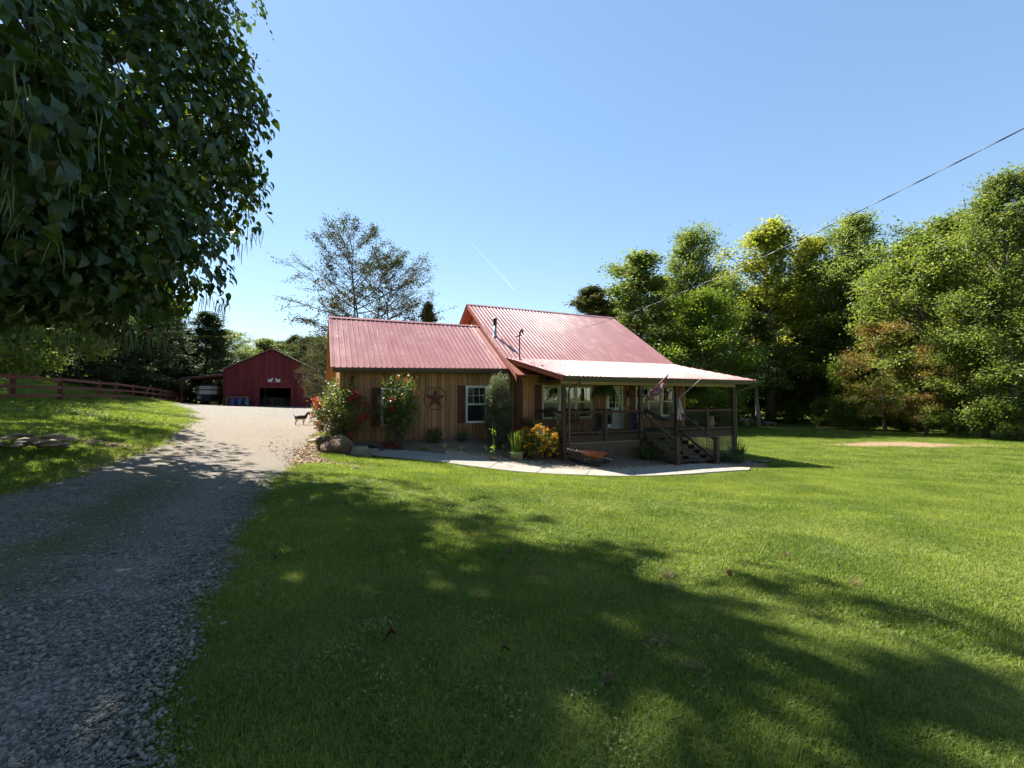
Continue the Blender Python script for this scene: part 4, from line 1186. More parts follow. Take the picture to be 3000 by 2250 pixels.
pxx = 1500+1280*A[:, 0]/np.maximum(A[:, 1], .1); pyy = 1168-1280*(A[:, 2]-EYE)/np.maximum(A[:, 1], .1)
vis = (A[:, 1] > 1.5) & (pxx > -40) & (pxx < 3000) & (pyy > -40) & (pyy < 1300)
score = np.where(vis, size/dist, 0)
big = np.argsort(-score)[:300]
cat_root = thing('catalpa_tree', 'huge dark catalpa with heart shaped leaves and hanging bean pods at upper left', 'tree', (-13.0, 9.4, g1(-13.0, 9.4)))
base = np.array(cat_root.location)
mask = np.ones(n, bool); mask[big] = False
V = (np.einsum('nij,kj->nki', R3[mask], lt)*size[mask][:, None, None]+A[mask][:, None, :]-base).reshape(-1, 3)
m_ = mask.sum(); off = (np.arange(m_)*10)[:, None, None]
tri = np.concatenate([ltq[:, [0, 1, 2]], ltq[:, [0, 2, 3]], ltt])
me = arr_mesh('crown', V, (tri[None]+off).reshape(-1, 3), F_CAT, True, np.tile(ltc, (m_, 1)))
crown = link('crown', me, cat_root); tag(crown, kind='stuff')
leaf_me = arr_mesh('leaf', lt, tri, F_CAT, True, ltc)
for i in big:
    M = Matrix(((R3[i, 0, 0], R3[i, 0, 1], R3[i, 0, 2]), (R3[i, 1, 0], R3[i, 1, 1], R3[i, 1, 2]), (R3[i, 2, 0], R3[i, 2, 1], R3[i, 2, 2])))
    o = link('leaf', leaf_me, cat_root, Vector(A[i])-Vector(base), M.to_euler(), (size[i],)*3)
# trunk and boughs
tb = MB()
tp = [np.array(p)-base for p in [(-13.0, 9.4, base[2]-.2), (-12.9, 9.3, 1.6), (-12.6, 9.4, 3.4), (-11.8, 9.7, 6), (-11.0, 10.2, 9.5), (-10.6, 11.2, 13.5), (-10.8, 12.4, 18)]]
tb.tube(tp, [.55, .42, .38, .32, .25, .14, .05], 12)
for ci, (c, r, sh) in enumerate(LOBES[1:]):
    c = np.array(c)-base
    z0 = max(2.6, min(12, c[2]*.62)); o = np.array([np.interp(z0, [q[2] for q in tp], [q[j] for q in tp]) for j in range(3)])
    bp = bezier(o, (o+c)/2+np.array([0, 0, .8]), c, 6)
    tb.tube(bp, [.16, .13, .11, .09, .06, .03], 7)
    for k in range(16):
        d = crng.normal(size=3); d /= np.linalg.norm(d); e = c+d*np.array(r)*.85
        s = bp[crng.randint(2, 6)]
        tb.tube(bezier(s, (s+e)/2+np.array([0, 0, .25]), e, 5), [.045, .035, .025, .015, .006], 4, cap=False)
c = np.array(LOBES[0][0])-base
for k in range(46):
    d = crng.normal(size=3); d /= np.linalg.norm(d); e = c+d*np.array(LOBES[0][1])*.9
    z0 = np.clip(e[2]*.6+1.2, 2.6, 15); o = np.array([np.interp(z0, [q[2] for q in tp], [q[j] for q in tp]) for j in range(3)])
    tb.tube(bezier(o, (o+e)/2+np.array([0, 0, .6]), e, 6), [.09, .07, .055, .04, .02, .008], 5, cap=False)
tb.build('trunk', M_BARK, cat_root, True)
# bean pods in hanging bunches on the side that shows
pod_me = []
for k in range(3):
    cv = (.05, -.04, .09)[k]
    pod_me.append(MB().tube([(0, 0, 0), (cv*.6, .01, -.33), (cv, .0, -.66), (cv*.55, -.02, -1.0)], [.020, .024, .022, .010], 5).mesh('seed_pod', M_POD, True))
face = vis & (pxx < 820) & (pyy > 0) & (pyy < 980)
cand = np.where(face)[0]
# prefer anchors on the lower outer rim (few leaves below them)
front = cand[np.argsort(dist[cand]+.8*crng.uniform(size=len(cand)))[:260]]
pick = np.r_[crng.choice(front, 34, replace=False), crng.choice(cand, 40, replace=False)]
low = cand[np.argsort(A[cand, 2]/dist[cand]-.0*pyy[cand])[:900]]
rim = []
for pc in range(20, 760, 24):                    # lowest leaves along the hanging edge of the crown
    kk = cand[np.abs(pxx[cand]-pc) < 14]
    if len(kk): rim += list(kk[np.argsort(-pyy[kk])[:2]])
pick = np.r_[np.array(rim, int), crng.choice(low, 8, replace=False), pick]
cnt = 0
for i in pick:
    for k in range(crng.randint(2, 5)):
        if cnt >= 285: break
        p = A[i]+crng.normal(size=3)*np.array([.07, .07, .05])-np.array([0, 0, .08])
        L = crng.uniform(.28, .52)
        link('seed_pod', pod_me[crng.randint(3)], cat_root, Vector(p)-Vector(base), (crng.normal()*.12, crng.normal()*.12, crng.uniform(0, 6.3)), (L*.8, L*.8, L)); cnt += 1
# ================================================================ barn, trailer, fence
M_BARN = simple('barn_red_boards', (.19, .031, .036), (.12, .022, .027), .8, 2.5, (5, 5, .5), .008, 8, rnd=.25)
M_BARNROOF = simple('weathered_tin_roof', (.22, .20, .18), (.13, .10, .085), .6, 2, rnd=.1)
M_FENCE = simple('fence_red_brown', (.17, .045, .030), (.10, .030, .022), .8, 4, (1, 1, 4), .005, 9, rnd=.2)
M_BLUEB = simple('blue_plastic', (.06, .16, .36), (.05, .13, .30), .5, 6, rnd=.15, spec=.4)
M_BLUE = simple('blue_paint', (.03, .07, .22), (.025, .055, .17), .5, 6, rnd=.1, spec=.4)
M_GREYW = simple('grey_weathered_wood', (.30, .26, .22), (.20, .17, .145), .85, 4, (4, 4, 1), .004, rnd=.2)
BX0, BX1, BY, BZ = -35.75, -24.05, 54.0, .5
BA = radians(17)
barn = thing('barn', 'big dark red board barn with open drive door at the end of the driveway', 'barn', (BX0, BY, 0), BA)
BW = 10.8
def bpos(x, y, z): return Vector((BX0+x*cos(BA)-y*sin(BA), BY+x*sin(BA)+y*cos(BA), z))
BE, BP = 5.35, 8.05
broof = lambda x: BE+(BP-BE)*(1-abs(x-BW/2)/(BW/2))
DO = (3.95, 7.6, 3.0)     # door opening from x, to x, top z
MB().box(.02, BW-.02, 17.9, 18, -.3, BE).box(-.0, .12, .1, 18, -.3, BE).box(BW-.12, BW, .1, 18, -.3, BE).prism([(.1, 17.95, BE), (BW-.1, 17.95, BE), (BW/2, 17.95, BP-.1)], (0, .05, 0)).build('side_walls', M_BARN, barn)
fw = MB().box(.03, DO[0], .06, .12, -.3, 4.2).box(DO[1], BW-.03, .06, .12, -.3, 4.2).box(.03, BW-.03, .06, .12, DO[2], 4.2).prism([(.05, .06, 4.2), (BW-.05, .06, 4.2), (BW-.05, .06, BE-.12), (BW/2, .06, BP-.14), (.05, .06, BE-.12)], (0, .06, 0)).build('front_wall', M_BARN, barn)
brg = random.Random(4)
nb = 37; pw = BW/nb
for i in range(nb):
    c = pw*(i+.5)
    z0 = DO[2] if DO[0] < c < DO[1] else g1(BX0+c*cos(BA), BY+c*sin(BA))-.05+brg.uniform(0, .06)
    link('plank', unit_box(M_BARN), fw, (c, .045, z0), (0, 0, 0), (pw-.012, .03, 4.2-z0+brg.uniform(-.01, .03)))
    zt = min(broof(c-pw/2), broof(c+pw/2))-.08
    link('plank', unit_box(M_BARN), fw, (c, .01, 4.16+brg.uniform(-.03, .02)), (0, 0, 0), (pw-.012, .035, zt-4.16))
MB().box(DO[0]-.32, DO[0]-.02, -.06, -.02, .4, 3.0).box(DO[1]+.02, DO[1]+.3, -.06, -.02, .3, 3.15).box(DO[0]-.4, DO[1]+.9, -.07, -.03, 3.02, 3.16).build('door_trim', M_BARN, barn)
MB().box(DO[1]+.75, DO[1]+1.05, -.08, -.03, .3, 3.9).box(DO[1]+.75, BW-.3, -.07, -.03, 3.55, 3.68).build('sliding_door_trim', M_BARN, barn)
for s in (0, 1):
    xa, xb = (-.35, BW/2) if s == 0 else (BW+.35, BW/2)
    za = BE-(BP-BE)/(BW/2)*.35
    slab_q = [(xa, -.4, za), (xb, -.4, BP+.02), (xb, 18.3, BP+.02), (xa, 18.3, za)]
    if s: slab_q = slab_q[::-1]
    slab_quad(slab_q, .1).build('roof', M_BARNROOF, barn)
# lean-to on the left
lz0, lz1 = 4.15, 4.72
slab_quad([(-4.4, -.3, lz0), (-.02, -.3, lz1), (-.02, 9, lz1), (-4.4, 9, lz0)], .06).build('lean_to_roof', M_GREYMET, barn)
MB().beam((-4.35, -.28, lz0-.17), (0, -.28, lz1-.17), .05, .2).build('lean_to_fascia', M_BARN, barn)
for x, y in ((-4.25, -.2), (-4.25, 4.2), (-4.25, 8.6), (-3.0, 8.7), (-.3, 8.7)):
    MB().box(x-.1, x+.1, y-.1, y+.1, -.2, lz0-.1+.5*(x+4.8)/4.8).build('lean_to_post', M_BARN, barn)
# livestock gate in the opening
gt = MB()
for z in (.75, .95, 1.15, 1.35, 1.55, 1.78): gt.tube([(DO[0]+.1, 1.2, z), (DO[1]-.1, 1.2, z-.1)], .025, 5)
for x in (DO[0]+.1, DO[0]+1.3, DO[1]-1.3, DO[1]-.1): gt.tube([(x, 1.2, .6), (x, 1.2, 1.8)], .025, 5)
gt.build('gate', M_GREYW, barn)
for y in (5, 10):
    for x in (3.6, 8.6): MB().box(x-.1, x+.1, y-.1, y+.1, -.2, 5).build('inner_post', M_GREYW, barn)
# a pair of white rocking-horse silhouettes facing each other
hp = [(-.50, -.28), (.50, -.28), (.50, -.22), (.30, -.22), (.36, .0), (.33, .12), (.44, .14), (.52, .06), (.56, .11), (.50, .24), (.42, .36), (.33, .38), (.24, .26), (.12, .16), (-.15, .14), (-.28, .20), (-.44, .12), (-.52, -.08), (-.44, -.02), (-.34, .02), (-.36, -.22), (-.24, -.22), (-.18, -.02), (.14, -.02), (.20, -.22), (-.24, -.2205), (-.36, -.2205), (-.50, -.22)]
hp = [(-.5, -.28), (.5, -.28), (.5, -.22), (.32, -.22), (.36, .02), (.34, .12), (.45, .12), (.53, .08), (.55, .14), (.50, .25), (.40, .36), (.32, .37), (.22, .24), (.1, .16), (-.15, .14), (-.28, .2), (-.44, .12), (-.52, -.08), (-.42, .0), (-.34, -.22), (-.5, -.22)]
for s, x, l in ((1, 5.25, 'white horse cutout on the barn front, left of the pair'), (-1, 6.1, 'white horse cutout on the barn front, right of the pair')):
    o = MB().prism([(s*p[0]*.62, 0, p[1]*.85) for p in (hp if s > 0 else hp[::-1])], (0, .03, 0)).build('horse_cutout', M_WHITE, None, loc=bpos(x, -.07, 4.0), rot=(0, 0, BA))
    tag(o, l, 'wall decoration', 'horse cutouts over the barn door')
# three drums and the rail frame over them
for i, (px, l) in enumerate(((682, 'blue plastic drum by the barn, left of three'), (703, 'blue plastic drum by the barn, middle of three'), (723, 'blue plastic drum by the barn with a white mark, right of three'))):
    Y = 54.2; x = (px-1500)/1280*Y
    t = thing('plastic_drum', l, 'drum', (x, Y, g1(x, Y)+.02), i*1.1, 'blue drums in front of the barn')
    prof = [(.26, 0), (.29, .03), (.29, .27), (.30, .29), (.30, .33), (.29, .35), (.29, .58), (.30, .60), (.30, .64), (.29, .66), (.29, .86), (.27, .9)]
    MB().lathe(prof, 16).build('body', M_BLUEB, t, True)
    MB().lathe([(.29, .90), (.30, .905), (.30, .935), (.27, .94)], 16).build('lid', M_BLUEB, t)
    if i != 1: MB().box(-.30, -.285, -.10, .10, .3, .52).build('label_patch', M_WHITE, t)
x0 = (668-1500)/1280*54.0; x1 = (731-1500)/1280*54.0; zf = g1(x0, 54.0)
fr = thing('wooden_frame', 'grey wooden rail frame standing over the blue drums', 'wood frame', (x0, 53.7, zf))
for x in (.05, x1-x0-.05): MB().box(x-.05, x+.05, -.05, .05, -.05, 1.05).build('post', M_GREYW, fr)
MB().box(0, x1-x0, -.06, .06, 1.05, 1.15).build('rail', M_GREYW, fr)

# ---- horse trailer under the lean-to
tx = (600-1500)/1280*54.6; tz = g1(tx, 54.6)
tl = thing('horse_trailer', 'black and white V-nosed horse trailer parked under the barn lean-to', 'trailer', (tx, 54.6, tz+.02), .35)
def nose(z0, z1, g=0.0): return [[(-1.15-g, 3.6, z), (-1.15-g, .75, z), (-.55-g*.6, 0-g, z), (.55+g*.6, 0-g, z), (1.15+g, .75, z), (1.15+g, 3.6, z)] for z in (z0, z1)]
def ring(z0, z1, g, mat, nm):
    a, b = nose(z0, z1, g); MB().prism(a, (0, 0, z1-z0)).build(nm, mat, tl)
ring(.45, 1.35, 0, M_BLACK, 'lower_body'); ring(1.35, 1.85, .02, M_WHITE, 'white_band'); ring(1.85, 1.98, .0, M_BLACK, 'black_stripe'); ring(1.98, 2.38, .02, M_WHITE, 'upper_white_band'); ring(2.38, 2.62, -.12, M_BLACK, 'roof')
for x in (-1.05, 1.05): MB().tube([(x-.1, 2.6, .35), (x+.1, 2.6, .35)], .36, 16).build('wheel', M_BLACK, tl)
MB().tube([(-.55, -.12, .95), (-.55, -.05, .95)], .25, 16).tube([(-.55, -.13, .95), (-.55, -.11, .95)], .07, 10).build('spare_wheel', M_GREYMET, tl)
MB().beam((0, 0, .5), (0, -1.2, .5), .12, .12).beam((0, -1.1, .0), (0, -1.1, .6), .08, .08).build('hitch', M_BLACK, tl)
# ---- red rail fence
def on_fence(px):
    k = (px-1500)/1280                      # x = k*y on the line from (-23.4,20) along (-18.6,35)
    t = (k*20+23.4)/(-18.6-k*35)
    return -23.4-18.6*t, 20+35*t
fence = thing('rail_fence', 'red brown three rail board fence running up the left bank to the barn', 'fence')
frg = random.Random(8); fp = []
_fy = np.linspace(15, 56, 30); fz_ = np.polyfit(_fy, [g1(-23.4-18.6*(v-20)/35, v) for v in _fy], 2)
for px in (-140, -45, 38, 175, 290, 338, 389, 427, 449, 468, 484, 497, 508, 517, 525, 533, 540):
    x, y = on_fence(px); z = float(np.polyval(fz_, y)); fp.append((x, y, z))
    p = MB(); lx, ly = frg.uniform(-.05, .05), frg.uniform(-.03, .03)
    p.beam((0, 0, -.25), (lx, ly, 1.34), .19, .17, up=(.47, .88, 0)).beam((lx, ly, 1.34), (lx, ly, 1.36), .2, .18, up=(.47, .88, 0))
    p.build('post', M_FENCE, fence, loc=(x, y, z))
for a, b in zip(fp[:-1], fp[1:]):
    d = Vector((b[0]-a[0], b[1]-a[1], 0)).normalized(); nrm = Vector((d.y, -d.x, 0))*-.1
    if nrm.dot(Vector((1, -.5, 0))) < 0: nrm = -nrm
    for h in (.27, .72, 1.18):
        j = frg.uniform(-.025, .025)
        pa = Vector((a[0], a[1], a[2]+h+j))+nrm-d*.05; pb = Vector((b[0], b[1], b[2]+h-j))+nrm+d*.05
        MB().beam(pa, pb, .035, .16).build('rail', M_FENCE, fence)
x, y = on_fence(434); z = g1(x, y)
lb = MB().beam((-.5, 0, .1), (.25, .15, 1.45), .14, .05).build('leaning_board', M_GREYW, None, loc=(x+.3, y-.5, z)); tag(lb, 'pale board leaning against the far stretch of the red fence', 'board')

# ---- service wire from the mast out over the lawn
wp0 = Vector((.41, 20.7)); wp1 = Vector((7.0, 6.0))
ts = [0, .1, .226, .4, .571, .68, .766, .85, .958, 1.05, 1.2, 1.45]; zs = [4.62, 4.40, 4.27, 4.24, 4.40, 4.56, 4.74, 4.94, 5.22, 5.50, 6.0, 7.0]
cs = np.polyfit(ts, zs, 3); wpts = []; h1 = []; h2 = []
mx0, my0 = h2w(-.54, 2.82)
for i in range(141):
    t = 1.45*i/140; p = wp0.lerp(wp1, t) if t <= 1 else wp0+(wp1-wp0)*t
    z = float(np.polyval(cs, t))
    if t < .05:
        k = t/.05; p = Vector((mx0, my0)).lerp(p, k); z = 4.74+(z-4.74)*k
    wpts.append((p.x, p.y, z))
    a = i*1.1
    h1.append((p.x+.007*cos(a), p.y+.003*cos(a), z+.007*sin(a))); h2.append((p.x-.007*cos(a), p.y-.003*cos(a), z-.007*sin(a)))
wire = thing('service_wire', 'black twisted power line sagging from the roof mast out over the lawn', 'power line', (mx0, my0, 0))
for nm, pp, r, m in (('neutral_wire', wpts, .003, M_BLACK), ('conductor', h1, .0045, M_BLACK), ('conductor', h2, .0045, M_BLACK)):
    MB().tube([(p[0]-mx0, p[1]-my0, p[2]) for p in pp], r, 5).build(nm, m, wire, True)
# ================================================================ things on the wall and the porch
HM = Matrix.Translation((HO[0], HO[1], 0)) @ Matrix.Rotation(HA, 4, 'Z')
def hp_(u, w, z): return HM @ Vector((u, w, z))
def hthing(name, label, cat, u, w, z, rz=0.0, group=None): return thing(name, label, cat, hp_(u, w, z), HA+rz, group)

# barn star in a ring
star = hthing('wall_star', 'rusty red metal star in a ring hung on the wing wall', 'wall decoration', -4.58, WW-.06, 1.67)
pts = []
for k in range(10):
    a = pi/2+k*pi/5; r = .47 if k % 2 == 0 else .19
    pts.append((r*cos(a), 0, r*sin(a)))
m = MB(); m.add(pts+[(0, -.07, 0), (0, .02, 0)], [(k, (k+1) % 10, 10) for k in range(10)]+[((k+1) % 10, k, 11) for k in range(10)])
m.build('star', M_RUST, star)
MB().tube([(.5*cos(a*pi/24), 0, .5*sin(a*pi/24)) for a in range(49)], .014, 6, cap=False).build('ring', M_RUST, star, True)

# hanging ferns
F_FERN = foliage('fern_fronds', [(.030, .060, .012), (.055, .095, .018), (.085, .125, .028)], .4, nscale=2.5)
def fern(label, u, w, z, R, seed, dark=False):
    t = hthing('hanging_fern', label, 'hanging plant', u, w, z, 0, 'hanging ferns on the porch')
    r = np.random.RandomState(seed)
    MB().lathe([(.10, -.02), (.15, .04), (.17, .16), (.155, .16)], 14).build('basket', M_STAIN, t)
    MB().tube([(0, .15, .16), (0, 0, .42), (0, -.15, .16)], .005, 4).tube([(.15, 0, .16), (0, 0, .42), (-.15, 0, .16)], .005, 4).tube([(0, 0, .42), (0, 0, 2.40-z)], .005, 4).build('hanger', M_BLACK, t)
    P = []; D = []
    for k in range(190):
        az = r.uniform(0, 2*pi); L = R*r.uniform(.6, 1.15); up = r.uniform(.15, .95)
        d = np.array([cos(az), sin(az), 0])
        p0 = np.array([0, 0, .16])+d*.08; p1 = p0+d*L*.5+np.array([0, 0, up*L*.7]); p2 = p0+d*L*(1.05-.3*up)+np.array([0, 0, -L*r.uniform(.35, 1.0)])
        c = bezier(p0, p1, p2, 26)
        dd = np.gradient(c, axis=0); sd_ = np.cross(dd, [0, 0, 1]); sd_ /= np.linalg.norm(sd_, axis=1)[:, None]+1e-9
        for s in (-1, 1):
            P.append(c[2:]+s*sd_[2:]*.022); D.append(s*sd_[2:]*1.0+dd[2:]*4)
    V, Fq = leaf_quads(np.concatenate(P), .055, r, .5, .42, dirs=np.concatenate(D)*3)
    link('fronds', arr_mesh('fronds', V, Fq, F_FERN), t)
    return t
fern('bushy hanging fern left of the front door', 2.35, .35, 1.95, .55, 1)
fern('bushy hanging fern at the right end of the porch', 8.15, .35, 1.92, .56, 2)

def color_mat(name, rough=.75):
    m, nt, out = newmat(name)
    b = N(nt, 'ShaderNodeBsdfPrincipled'); a = N(nt, 'ShaderNodeAttribute', attribute_name='Col')
    nt.links.new(a.outputs['Color'], b.inputs['Base Color']); b.inputs['Roughness'].default_value = rough
    t = N(nt, 'ShaderNodeBsdfTranslucent'); nt.links.new(a.outputs['Color'], t.inputs[0])
    ms = N(nt, 'ShaderNodeMixShader'); ms.inputs[0].default_value = .3
    nt.links.new(b.outputs[0], ms.inputs[1]); nt.links.new(t.outputs[0], ms.inputs[2]); nt.links.new(ms.outputs[0], out.inputs[0])
    return m
M_FLAG = color_mat('flag_cloth')
def star_in(x, y, cx, cy, r, rot=0.):
    a = np.arctan2(y-cy, x-cx)-rot; d = np.hypot(x-cx, y-cy)
    k = np.mod(a+pi/5, 2*pi/5)-pi/5
    inner = .382*r
    # edge of a five pointed star in polar form
    ak = np.abs(k); x1, y1 = r, 0.; x2, y2 = inner*cos(pi/5), inner*sin(pi/5)
    den = (x2-x1)*np.sin(ak)-(y2-y1)*np.cos(ak)
    lim = (x2*y1-x1*y2)/np.where(np.abs(den) < 1e-9, 1e-9, den)*-1
    return d < np.abs(lim)
# red flag with a blue disc and three stars, flying limp from a pole on the second porch post
def flag_mesh(name, fn, colf, nx=70, ny=48):
    s, q = np.meshgrid(np.linspace(0, 1, nx), np.linspace(0, 1, ny))
    V = fn(s, q).reshape(-1, 3); id_ = np.arange(nx*ny).reshape(ny, nx)
    Fq = np.stack([id_[:-1, :-1], id_[:-1, 1:], id_[1:, 1:], id_[1:, :-1]], -1).reshape(-1, 4)
    return arr_mesh(name, V, Fq, M_FLAG, True, colf(s, q).reshape(-1, 3))
def red_col(s, q):
    c = np.zeros(s.shape+(3,)); c[:] = (.42, .025, .022)
    x, y = s*1.5, q
    d = np.hypot(x-.72, y-.5)
    c[d < .36] = (.75, .72, .70); c[d < .32] = (.02, .03, .10)
    for k in range(3):
        a = pi/2+k*2*pi/3+.35
        c[star_in(x, y, .72+.16*cos(a), .5+.16*sin(a), .125, a)] = (.78, .78, .78)
    c[x > 1.38] = (.75, .72, .70); c[x > 1.415] = (.02, .03, .10)
    return c
fl = hthing('red_flag', 'red flag with a blue starred disc flying from a pole on the porch post', 'flag', 4.18, -.06, 1.62, -.1)
pole_e = Vector((.80, -.85, 1.18))
MB().tube([(0, 0, 0), pole_e], .012, 6).build('pole', M_WHITE, fl)
def red_fn(s, q):
    # hoist along the outer part of the pole, cloth gathered and hanging in the wind towards the post
    px_, py_, pz_ = [pole_e[i]*(.98-.62*q) for i in range(3)]
    g = s*(.98-.30*q)
    x = px_-.42*s**1.4-.05*np.sin(5*s+4*q)*s; y = py_+.12*s+.07*np.sin(8*q+4*s)*(.2+s); z = pz_-.92*s*(1-.25*q)+.04*np.sin(7*q)*s
    return np.stack([x, y, z], -1)
link('cloth', flag_mesh('cloth', red_fn, red_col), fl)
# striped flag with stars hanging folded against the third post
def us_col(s, q):
    c = np.zeros(s.shape+(3,)); stripe = (np.floor(q*13) % 2 == 0)
    c[stripe] = (.36, .03, .035); c[~stripe] = (.72, .71, .70)
    can = (s < .42) & (q < 7/13); c[can] = (.015, .02, .075)
    for r in range(9):
        for k in range(6 if r % 2 == 0 else 5):
            cx = (.035+.07*k+(.035 if r % 2 else 0)); cy = (r+.5)/9*(7/13)
            c[(np.hypot((s-cx)*1.9, q-cy) < .022)] = (.78, .78, .78)
    return c
uf = hthing('striped_flag', 'stars and stripes flag hanging folded beside the porch stair post', 'flag', 6.16, -.12, 1.62)
MB().tube([(0.05, 0, .0), (.75, -.75, .95)], .012, 6).build('pole', M_WHITE, uf)
def us_fn(s, q):
    y0 = q-.5
    wid = .12+.42*s
    x = y0*wid*1.15+.06*s+.02; y = -.10-.10*np.sin(q*13+1.2)*(.25+.6*s)*.5-.08*s; z = .02-.98*s+.04*np.sin(q*9)*s
    return np.stack([x, y, z], -1)
link('cloth', flag_mesh('cloth', us_fn, us_col, 60, 70), uf)

# hammock on a dark stand
M_GREYC = simple('grey_cloth', (.33, .33, .31), (.25, .25, .24), .9, 5, rnd=.1)
hm = hthing('hammock', 'grey cloth hammock on a dark steel stand on the porch', 'hammock', 6.6, 1.25, DZ)
MB().tube([(-1.0, 0, 1.08), (-.72, 0, .08), (-.62, 0, .04), (.95, 0, .04), (1.05, 0, .08), (1.35, 0, 1.08)], .025, 7).tube([(-.62, -.5, .03), (-.62, .5, .03)], .022, 6).tube([(.95, -.5, .03), (.95, .5, .03)], .022, 6).build('stand', M_BLACK, hm)
s, q = np.meshgrid(np.linspace(0, 1, 40), np.linspace(-1, 1, 14))
wd = .04+.42*np.sin(pi*s)**.6
V = np.stack([-1.0+2.35*s, q*wd, 1.06-.62*np.sin(pi*s)+.10*q*q*np.sin(pi*s)+.012*np.sin(q*14+s*9)], -1).reshape(-1, 3)
id_ = np.arange(s.size).reshape(s.shape)
link('cloth', arr_mesh('cloth', V, np.stack([id_[:-1, :-1], id_[:-1, 1:], id_[1:, 1:], id_[1:, :-1]], -1).reshape(-1, 4), M_GREYC, True), hm)

# porch swing, side on, at the left end
M_SWING = simple('red_stained_wood', (.16, .035, .028), (.11, .026, .022), .6, 4, (1, 4, 1), .003, rnd=.15)
sw = hthing('porch_swing', 'dark red wooden porch swing hanging on chains at the left end', 'porch swing', .72, 1.35, DZ)
for i in range(6): link('seat_slat', unit_box(M_SWING), sw, (-.05+.085*i, 0, .47+.008*abs(i-2)), (0, 0, 0), (.075, 1.35, .02))
for i in range(7):
    MB().beam((.47, -.6+.2*i, .48), (.60, -.6+.2*i, 1.05), .12, .018, up=(1, 0, 0)).build('back_slat', M_SWING, sw)
MB().beam((.60, -.68, 1.06), (.60, .68, 1.06), .03, .09).build('back_rail', M_SWING, sw)
for s_ in (-.66, .66):
    MB().beam((-.12, s_, .74), (.55, s_, .76), .07, .03).beam((-.06, s_, .46), (-.06, s_, .74), .045, .045).beam((-.10, s_, .455), (.5, s_, .455), .04, .05).build('arm', M_SWING, sw)
    MB().tube([(-.08, s_, .74), (.2, s_, 1.55), (.2, s_, 2.32)], .008, 5).tube([(.52, s_, .78), (.2, s_, 1.55)], .008, 5).build('chain', M_GREYMET, sw)

# small things by the door
lan = hthing('wall_lantern', 'black lantern lamp on the wall right of the door', 'lamp', 5.25, WM-.03, 1.95)
MB().box(-.05, .05, -.02, .0, -.12, .12).tube([(0, -.02, .05), (0, -.10, .12), (0, -.13, .08)], .012, 6).build('bracket', M_BLACK, lan)
MB().lathe([(.03, -.16), (.06, -.12), (.075, .02), (.09, .03), (.02, .10)], 6, (0, -.13, 0)).build('lamp_body', M_BLACK, lan)
pq = hthing('wall_plaque', 'framed cream plaque on the wall beside the door', 'sign', 5.28, WM-.025, 1.50)
MB().box(-.15, .15, -.035, 0, -.22, .22).build('frame', M_STAIN, pq); MB().box(-.115, .115, -.041, -.035, -.185, .185).build('panel', M_CREAM, pq)
sg = hthing('door_sign', 'dark wooden sign board above the front door', 'sign', 4.45, WM-.025, 2.42)
MB().box(-.52, .52, -.035, 0, -.09, .09).build('board', M_STAIN, sg)
rg_ = random.Random(2)
mm_ = MB()
for k in range(9): x = -.42+.1*k; mm_.box(x, x+.05+rg_.uniform(0, .02), -.04, -.035, -.035, .03+rg_.uniform(0, .02))
mm_.build('carved_marks', M_SIDING, sg)
ck = hthing('blue_cabinet', 'dark blue box with a white notice on it, under the plaque', 'box', 5.55, 1.9, DZ)
MB().box(-.2, .2, -.18, .18, 0, .82).box(-.215, .215, -.195, .195, .82, .86).build('body', M_BLUE, ck)
MB().box(-.2, -.02, -.186, -.181, .48, .84).build('notice', M_WHITE, ck); MB().tube([(-.11, -.2, .78), (-.11, -.186, .78)], .025, 8).build('knob', M_BLACK, ck)
ch = hthing('rocking_chair', 'small blue rocking chair with a red cushion near the door', 'chair', 5.05, 1.55, DZ, .9)
for s_ in (-.22, .22):
    MB().tube([(s_, -.38, .07), (s_, -.15, .02), (s_, .15, .02), (s_, .42, .09)], .02, 6).build('rocker', M_BLUE, ch)
    MB().tube([(s_, -.2, .02), (s_, -.2, .58)], .018, 6).build('leg', M_BLUE, ch); MB().tube([(s_, .2, .02), (s_, .22, .4), (s_, .38, 1.0)], .018, 6).build('leg', M_BLUE, ch)
    MB().beam((s_, -.24, .59), (s_, .26, .56), .06, .02).build('arm', M_BLUE, ch)
MB().box(-.23, .23, -.22, .22, .36, .39).build('seat', M_BLUE, ch)
for k in range(5): MB().beam((-.16+.08*k, .235, .42), (-.16+.08*k, .375, .98), .05, .012, up=(0, 1, 0)).build('back_slat', M_BLUE, ch)
M_REDC = simple('red_cushion', (.42, .03, .05), (.34, .025, .04), .9, 5, rnd=0)
MB().lathe([(.06, .39), (.19, .41), (.20, .44), (.12, .48), (.02, .485)], 12).build('cushion', M_REDC, ch, True)
gr = hthing('gas_grill', 'black lidded stand with white shelf beside the door, behind the rail post', 'grill', 3.35, 1.75, DZ, 0)
MB().box(-.30, .30, -.22, .22, .08, .14).box(-.30, -.26, -.22, .22, .14, .78).box(.26, .30, -.22, .22, .14, .78).build('cart', M_BLACK, gr)
MB().box(-.26, .26, -.235, -.22, .16, .34).build('white_panel', M_WHITE, gr)
MB().prism([(-.34, -.24, .78), (-.34, -.24, .95), (-.34, -.12, 1.08), (-.34, .16, 1.08), (-.34, .24, .95), (-.34, .24, .78)], (.68, 0, 0)).build('lid', M_BLACK, gr)
MB().beam((-.25, -.27, .95), (.25, -.27, .95), .025, .025).box(.36, .62, -.2, .2, .80, .83).build('shelf', M_GREYMET, gr)
can = hthing('nail_keg', 'brown wooden nail keg on the porch behind the front rail', 'barrel', 8.95, .42, DZ)
MB().lathe([(.15, 0), (.17, .2), (.175, .35), (.165, .55), (.15, .68), (.12, .68)], 14).build('body', M_CREAM, can, True)
